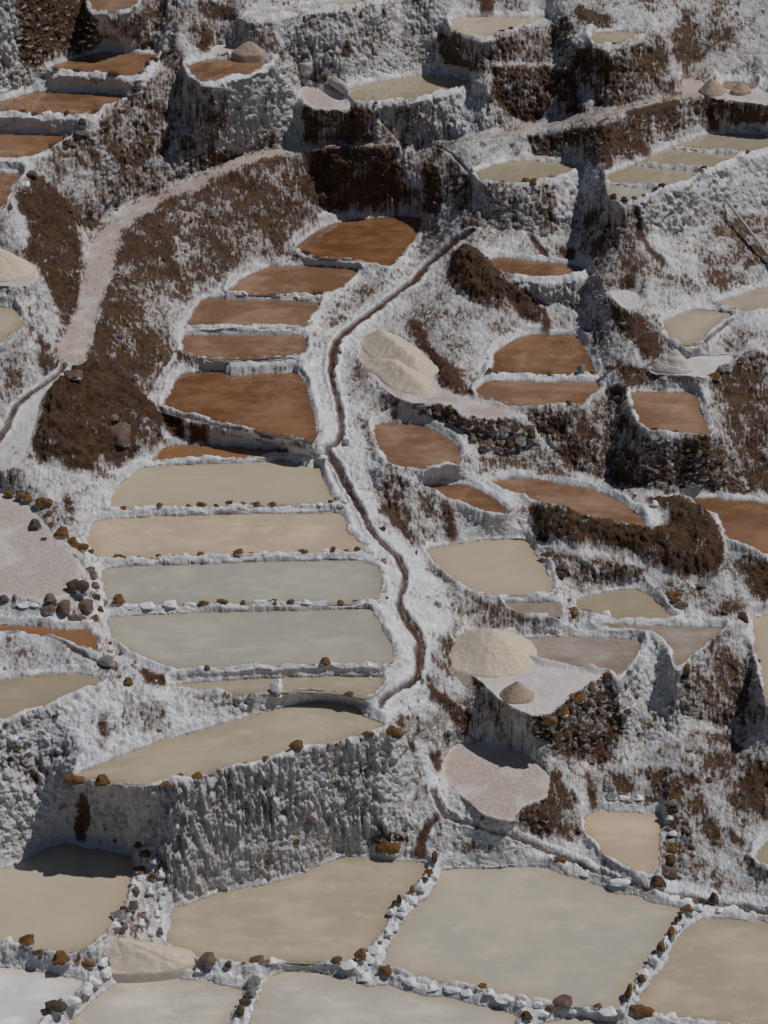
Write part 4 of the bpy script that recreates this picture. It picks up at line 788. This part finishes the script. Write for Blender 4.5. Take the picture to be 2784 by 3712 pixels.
# boulders that stand by themselves
stone('G', 465, 590, 175, 110, 'd', 'large dark boulder at the corner of the dry pinkish terrace', lift=.7)
stone('G', 205, 190, 130, 72, 'd', 'round brown boulder alone on the dry pinkish terrace', lift=.5)
stone('G', 265, 262, 46, 32, 'b', 'small brown rock in front of the round boulder on the terrace', lift=.4)
stone('G', 640, 1020, 140, 70, 'g', 'pointed grey slab at the head of the lumpy white wall', lift=.3)
stone('H', 175, 1175, 95, 110, 'w', 'upright grey and white stone on the rim of the narrow tan pan', lift=.6)
stone('J', 165, 1185, 120, 90, 'o', 'blocky orange stone beside a white flake at the left edge', lift=.45)
stone('J', 1255, 1300, 165, 80, 'r', 'knobbly brown stone on the lower rim right of the flat salt heap', lift=.35)
stone('J', 1550, 1285, 110, 60, 'r', 'knobbly brown stone further right on the lower rim', lift=.35)
stone('K', 675, 1285, 85, 95, 'o', 'upright ochre stone at the lower end of the first leaning divider', lift=.6)
stone('L', 820, 1520, 60, 150, 'o', 'tall ochre slab at the lower end of the second leaning divider', lift=.5)
stone('L', 1330, 920, 85, 90, 'd', 'upright dark headstone-shaped rock at the meeting of rims', lift=.6)
stone('I', 695, 712, 85, 46, 'w', 'rounded white-crusted stone on the front rim of the golden pan', lift=.4)
stone('D', 450, 850, 175, 62, 'r', 'flat pale brown slab on top of the bare earth mound', lift=.5, yaw=-.5, depth=90)
stone('D', 570, 1165, 70, 44, 'o', 'yellow stone stuck in the lower side of the bare earth mound', lift=.3)
stone('D', 800, 1085, 66, 46, 'g', 'dark grey stone stuck in the side of the bare earth mound', lift=.3)
stone('I', 975, 60, 90, 44, 'w', 'dusty grey stone at the head of the long dark earth bank', lift=.4)
stone('I', 1270, 545, 80, 34, 'g', 'flat grey stone on the white ledge right of the long earth bank', lift=.4)
stone('K', 830, 620, 200, 100, 'o', 'half-buried ochre boulder at the foot of the front wall', lift=.0)
# stones built into the stone walls
def face_stones(wi, cols, n_, smin, smax, proud=.35):
    r_ = wall_rid[wi]; m_ = np.argwhere(reg == r_); par = wall_obj[r_]; placed = []
    tries = 0
    while len(placed) < n_ and tries < n_*40:
        tries += 1; j, i = m_[RNG.integers(len(m_))]
        s_ = random.uniform(smin, smax); p = Vector((float(X[j, i]), float(Y[j, i]), float(Z[j, i])))
        if any((p-q).length < (s_+t_)*.8 for q, t_ in placed): continue
        placed.append((p, s_)); nn = Vector(N[:, j, i].tolist()); nn.z *= .3; nn.normalize()
        o = bpy.data.objects.new('stone', random.choice(SML[random.choice(cols)])); o.scale = (s_*random.uniform(.9, 1.3), s_*.7, s_*random.uniform(.55, .85))
        o.rotation_euler = (random.uniform(-.2, .2), random.uniform(-.2, .2), math.atan2(nn.y, nn.x)+math.pi/2+random.uniform(-.2, .2))
        link_o(o, par, p-nn*s_*.7*(1-proud)*.6-par.location)
face_stones(0, 'oobbr', 250, .09, .17, .35)
face_stones(13, 'bbgd', 90, .05, .11, .1); face_stones(16, 'gggb', 60, .07, .13, .0); face_stones(21, 'bbgb', 90, .08, .15, .05)
face_stones(23, 'bbgr', 60, .09, .16, .1); face_stones(26, 'obgbr', 110, .06, .12, .1); face_stones(33, 'gbob', 30, .06, .12, .1)
# loose stones on the bare slopes
cand = np.argwhere((fsoil > .45) & (reg == 0) & (near > .4) & (X > X.min()+2)); hb = wall_obj[0]
for j, i in cand[RNG.integers(len(cand), size=230)]:
    p = Vector((float(X[j, i]), float(Y[j, i]), float(Z[j, i]))); s_ = random.choice((.03, .04, .05, .07, .10))*random.uniform(.8, 1.3)
    o = bpy.data.objects.new('stone', random.choice(SML[random.choice('bbrdgo')])); o.scale = (s_*1.2, s_, s_*.75); o.rotation_euler = (random.uniform(-.5, .5), random.uniform(-.5, .5), random.uniform(0, 6))
    link_o(o, hb, p)
# ------------------------------------------------------------------ salt heaps
saltm = plain('heaped_salt', (.54, .47, .395), (.66, .59, .51), 14, .9, .5, bd=.02)
saltw = plain('white_heaped_salt', (.52, .49, .46), (.64, .61, .58), 14, .9, .5, bd=.02)
salth = plain('brown_heaped_salt', (.38, .29, .23), (.48, .38, .31), 14, .9, .5, bd=.02)
def heap(t, peak, base, label, mat=None, rx=1., power=1.0, ridge=0, round_=.1, seed=0, steps=False, yaw=0):
    """peak: bearing of the top; base = (x_left, x_right, y_centre) of its foot."""
    xl, xr, yc = base; c, m, _, _ = at(t, (xl+xr)/2, yc); m *= K_; R = (xr-xl)/2*m
    hgt = (yc-peak[1])*m/math.cos(math.asin(min(.9, -raydir(0, TO[t][1]+yc*K_)[2])))
    px = (peak[0]-(xl+xr)/2)*m
    n_, k_ = 110, 44; vs, fs = [], []
    for a_ in range(k_+1):
        r_ = a_/k_
        for b_ in range(n_):
            th = 2*math.pi*b_/n_; x_ = math.cos(th); y_ = math.sin(th)
            rr = r_*R*(1+.07*math.sin(2*th+seed)+.05*math.sin(3*th+2*seed)+.03*math.sin(5*th+seed*3))
            q = math.sqrt(r_*r_+round_**2)-round_; q /= math.sqrt(1+round_**2)-round_
            z_ = hgt*(1-q)**power
            vs.append([x_*rr+px*(1-r_), y_*rr*rx, z_])
    v_ = np.array(vs); d_ = .035*R*fbm(v_[:, 0]*2.2/R+seed*7, v_[:, 1]*2.2/R, v_[:, 2]*2.2/R, 4, .5)+.012*fbm(v_[:, 0]*9+seed, v_[:, 1]*9, v_[:, 2]*9, 3)
    rr_ = np.repeat(np.arange(k_+1)/k_, n_); v_[:, 2] += d_*np.clip((1-rr_)*6, 0, 1)-.32*np.clip((rr_-.92)*12, 0, 1)
    th_ = np.tile(np.arange(n_)*2*math.pi/n_, k_+1)
    gul = np.maximum(0, np.sin(th_*7+seed*2+2*vn(rr_*3, th_*2, 0*rr_+seed)))**3; v_[:, 2] -= .02*R*gul*np.clip(rr_*3, 0, 1)*np.clip((1-rr_)*4, 0, 1)
    if steps: v_[:, 2] += .012*np.sign(np.sin(v_[:, 2]*26+v_[:, 0]*5+2*vn(v_[:, 0]*3, v_[:, 1]*3, v_[:, 2]*3)))*np.clip((1-rr_)*5, 0, 1)
    ca_, sa_ = math.cos(yaw), math.sin(yaw); v_[:, 0], v_[:, 1] = v_[:, 0]*ca_-v_[:, 1]*sa_, v_[:, 0]*sa_+v_[:, 1]*ca_
    for a_ in range(k_):
        for b_ in range(n_): fs.append((a_*n_+b_, (a_+1)*n_+b_, (a_+1)*n_+(b_+1) % n_, a_*n_+(b_+1) % n_))
    me = bpy.data.meshes.new('salt_heap'); me.from_pydata(v_.tolist(), [], fs); me.polygons.foreach_set('use_smooth', [True]*len(fs)); me.materials.append(mat or saltm)
    o = bpy.data.objects.new('salt_heap', me); link_o(o, loc=c); tag(o, label, 'salt heap'); return o
def ridge_heap(t, lv, ridge, label, mat, slope=.6, seed=0):
    """ridge: bearings of the crest with its height above the level ground; sides lie at the angle of repose."""
    zl = level[lv]; pts = []
    for x_, y_, h_ in ridge:
        u, v = x_*K_+TO[t][0], y_*K_+TO[t][1]; wx, wy = unproj(u, v, zl+h_); pts.append((wx, wy, h_))
    pts = np.array(pts); hm = pts[:, 2].max()/slope+.5; st = .035
    gx, gy = np.meshgrid(np.arange(pts[:, 0].min()-hm, pts[:, 0].max()+hm, st), np.arange(pts[:, 1].min()-hm, pts[:, 1].max()+hm, st))
    H_ = np.full(gx.shape, -9.)
    wx_ = gx+.05*vn(gx*2+seed, gy*2, gx*0); wy_ = gy+.05*vn(gx*2+seed, gy*2, gx*0+8)
    for a_, b_ in zip(pts[:-1], pts[1:]):
        v_ = b_-a_; L = v_[0]**2+v_[1]**2; k_ = np.clip(((wx_-a_[0])*v_[0]+(wy_-a_[1])*v_[1])/L, 0, 1)
        d = np.sqrt((wx_-a_[0]-k_*v_[0])**2+(wy_-a_[1]-k_*v_[1])**2+.05**2)-.03; H_ = np.maximum(H_, a_[2]+k_*v_[2]-slope*d)
    H_ = np.where(H_ > .12, H_, np.where(H_ > 0, .12+(H_-.12)*.8, H_*2.5+.024)); H_ += .02*fbm(gx*2.4+seed, gy*2.4, gx*0, 4, .5)+.012*vn(gx*14, gy*14, gx*0+seed)
    gul = np.maximum(0, vn(gx*5+seed, gy*1.2, gx*0+3))**2; H_ -= .03*gul*np.clip(H_*3, 0, 1)
    keep = H_ > -.30; nv = -np.ones(gx.shape, int); nv[keep] = np.arange(keep.sum()); c_ = np.array([pts[0, 0], pts[0, 1], zl+CAMZ])
    co = np.c_[gx[keep], gy[keep], H_[keep]+zl+CAMZ]-c_
    q_ = np.stack([nv[:-1, :-1], nv[:-1, 1:], nv[1:, 1:], nv[1:, :-1]], -1).reshape(-1, 4); q_ = q_[(q_ >= 0).all(1)]
    me = bpy.data.meshes.new('salt_heap'); me.from_pydata(co.tolist(), [], q_.tolist()); me.polygons.foreach_set('use_smooth', [True]*len(q_)); me.materials.append(mat)
    o = bpy.data.objects.new('salt_heap', me); link_o(o, loc=tuple(c_)); tag(o, label, 'salt heap')
ridge_heap('E', 201, [(790, 492, .34), (890, 560, .42), (1010, 660, .34)], 'tall cream salt heap draped at the head of the terrace, the rear of two', saltm, seed=1)
ridge_heap('E', 201, [(770, 668, .20), (875, 664, .34), (960, 740, .34), (1050, 820, .20)], 'broad cream salt heap lying against the front of the taller one', saltm, seed=2)
ridge_heap('I', 202, [(-45, 797, .64), (0, 797, .66), (45, 850, .52), (100, 940, .26)], 'large smooth cream salt heap beside the mauve pan', saltm, seed=3)
heap('I', (145, 1108), (30, 262, 1200), 'small pinkish salt cone in front of the large cream heap', mat=salth, rx=.8, seed=4, round_=.06)
heap('F', (1095, 606), (940, 1240, 718), 'smooth white salt cone with ridged side on the right terrace', mat=saltw, rx=.62, seed=5, round_=.08, steps=True)
heap('C', (1310, 475), (1235, 1415, 555), 'brown salt cone, the larger of two near the upper right path', mat=salth, rx=.9, seed=6)
heap('C', (1490, 503), (1430, 1560, 558), 'smaller brown salt cone beside the thin brown pan', mat=salth, rx=.9, seed=7)
heap('A', (1500, 268), (1400, 1600, 335), 'low rounded salt heap behind the small brown pan at the upper left', mat=salth, rx=.9, seed=8, round_=.25)
heap('D', (-60, -20), (-330, 240, 130), 'draped pale salt heap cut off by the left edge', rx=.7, seed=9, round_=.15)
heap('J', (720, 1150), (400, 1225, 1262), 'long low pinkish salt heap piled on the rim at the lower left', rx=.38, seed=10, round_=.3, power=1.3)
# ------------------------------------------------------------------ sacks and pole
sackm = plain('sack_cloth', (.50, .45, .42), (.62, .58, .56), 30, .7, .35)
def sack(t, a_, b_, r_, label, neck=True):
    p0, m, _, _ = at(t, *a_); p1, _, _, _ = at(t, *b_); m *= K_; R = r_*m
    p0 = p0+Vector((0, 0, R*.8)); p1 = p1+Vector((0, 0, R*.7))
    if neck is False: p1 = p0+Vector((0.02, 0, (a_[1]-b_[1])*m)); 
    ax = (p1-p0); L = ax.length; ax.normalize(); q = ax.to_track_quat('Z', 'X'); n_, k_ = 28, 26; vs, fs = [], []
    for i in range(k_+1):
        s_ = i/k_; pr = min(1, math.sqrt(max(0, 1-(1-min(1, s_*3.2))**2)))
        pr *= 1-.12*s_; 
        if s_ > .78: pr *= 1-.72*((s_-.78)/.22)**.8
        if s_ > .93: pr += .3*((s_-.93)/.07)
        for j in range(n_):
            th = 2*math.pi*j/n_; fold = 1+.10*math.sin(th*7+s_*4)*(.2+s_**2)+.05*math.sin(th*3+2*s_*6)
            vs.append(p0+q@Vector((math.cos(th)*R*pr*fold, math.sin(th)*R*pr*fold*.8, L*s_)))
    for i in range(k_):
        for j in range(n_): fs.append((i*n_+j, i*n_+(j+1) % n_, (i+1)*n_+(j+1) % n_, (i+1)*n_+j))
    fs.append(tuple(range(n_))[::-1]); fs.append(tuple(range(k_*n_, k_*n_+n_)))
    c = (p0+p1)/2; me = bpy.data.meshes.new('sack'); me.from_pydata([tuple(v-c) for v in vs], [], fs); me.polygons.foreach_set('use_smooth', [True]*len(fs)); me.materials.append(sackm)
    o = bpy.data.objects.new('sack', me); link_o(o, loc=c); tag(o, label, 'sack')
sack('B', (345, 490), (330, 388), 44, 'plump white sack standing upright against the wall', neck=False)
sack('B', (600, 585), (485, 500), 36, 'white sack lying on its side with an open ruffled mouth')
polem = plain('weathered_wood', (.40, .36, .31), (.52, .48, .43), 12, .8, .3)
def tube(name, pts, rad, mat, label, cat):
    n_ = 12; vs, fs = [], []; c = pts[len(pts)//2]
    for i, p in enumerate(pts):
        d_ = (pts[min(i+1, len(pts)-1)]-pts[max(i-1, 0)]).normalized(); q = d_.to_track_quat('Z', 'Y')
        for j in range(n_): th = 2*math.pi*j/n_; vs.append(tuple(p+q@Vector((math.cos(th), math.sin(th), 0))*rad*(1+.08*math.sin(i*2.1+j))-c))
    for i in range(len(pts)-1):
        for j in range(n_): fs.append((i*n_+j, i*n_+(j+1) % n_, (i+1)*n_+(j+1) % n_, (i+1)*n_+j))
    fs += [tuple(range(n_))[::-1], tuple(range(len(vs)-n_, len(vs)))]
    me = bpy.data.meshes.new(name); me.from_pydata(vs, [], fs); me.materials.append(mat); me.polygons.foreach_set('use_smooth', [True]*len(fs))
    o = bpy.data.objects.new(name, me); link_o(o, loc=c); tag(o, label, cat)
a_, _, _, _ = at('C', 1420, 1205); b_, _, _, _ = at('C', 1700, 1600)
a_ += Vector((0, -.15, .12)); b_ += Vector((0, -.2, .12)); tube('pole', [a_.lerp(b_, s/8) for s in range(9)], .045, polem, 'long pale wooden pole leaning down the white slope at the right', 'pole')
# ------------------------------------------------------------------ the hill beyond the surveyed ground
def skirt():
    top = V_.reshape(MV_, MU, 3)[2]; vs, fs = [], []
    rows = [top[::8]-np.array([0, 0, .3]), top[::8]*[1.1, 1, 1]+[0, 8, 3.2], top[::8]*[1.3, 1, 1]+[0, 30, 15], top[::8]*[2.5, 1, 1]+[0, 90, 50], top[::8]*[4, 1, 1]+[0, 200, 95]]
    n_ = len(rows[0])
    for r_ in rows: vs += r_.tolist()
    for i in range(len(rows)-1):
        for j in range(n_-1): fs.append((i*n_+j, i*n_+j+1, (i+1)*n_+j+1, (i+1)*n_+j))
    for side, sg in ((0, -1), (MU-1, 1)):
        e_ = V_.reshape(MV_, MU, 3)[::10, side]; b0 = len(vs); k_ = len(e_)
        vs += (e_-np.array([0, 0, .25])).tolist(); vs += (e_+np.array([sg*30, 4, 2])).tolist(); vs += (e_+np.array([sg*150, 20, 25])).tolist()
        for i in range(2):
            for j in range(k_-1): fs.append((b0+i*k_+j, b0+i*k_+j+1, b0+(i+1)*k_+j+1, b0+(i+1)*k_+j))
    f_ = V_.reshape(MV_, MU, 3)[-2, ::8]; b0 = len(vs); k_ = len(f_)
    vs += (f_-np.array([0, 0, .2])).tolist(); vs += (f_*[1.6, 1, 1]+np.array([0, -14, -9])).tolist(); vs += (f_*[3, 1, 1]+np.array([0, -40, -14])).tolist()
    for i in range(2):
        for j in range(k_-1): fs.append((b0+i*k_+j, b0+i*k_+j+1, b0+(i+1)*k_+j+1, b0+(i+1)*k_+j))
    me = bpy.data.meshes.new('far_hillside'); me.from_pydata(vs, [], fs)
    ca = me.color_attributes.new('cover', 'FLOAT_COLOR', 'POINT'); ca.data.foreach_set('color', np.tile([.55, .2, 0, 1], len(vs)).astype(np.float32))
    cb = me.color_attributes.new('cover_b', 'FLOAT_COLOR', 'POINT'); cb.data.foreach_set('color', np.tile([0, .5, 0, 1], len(vs)).astype(np.float32))
    me.materials.append(GM); o = bpy.data.objects.new('far_hillside', me); link_o(o); o['kind'] = 'structure'
skirt()
for k in sorted(level):
    if k < 200: print(k, round(level[k]+CAMZ, 2), PONDS[k-1][2][:40])
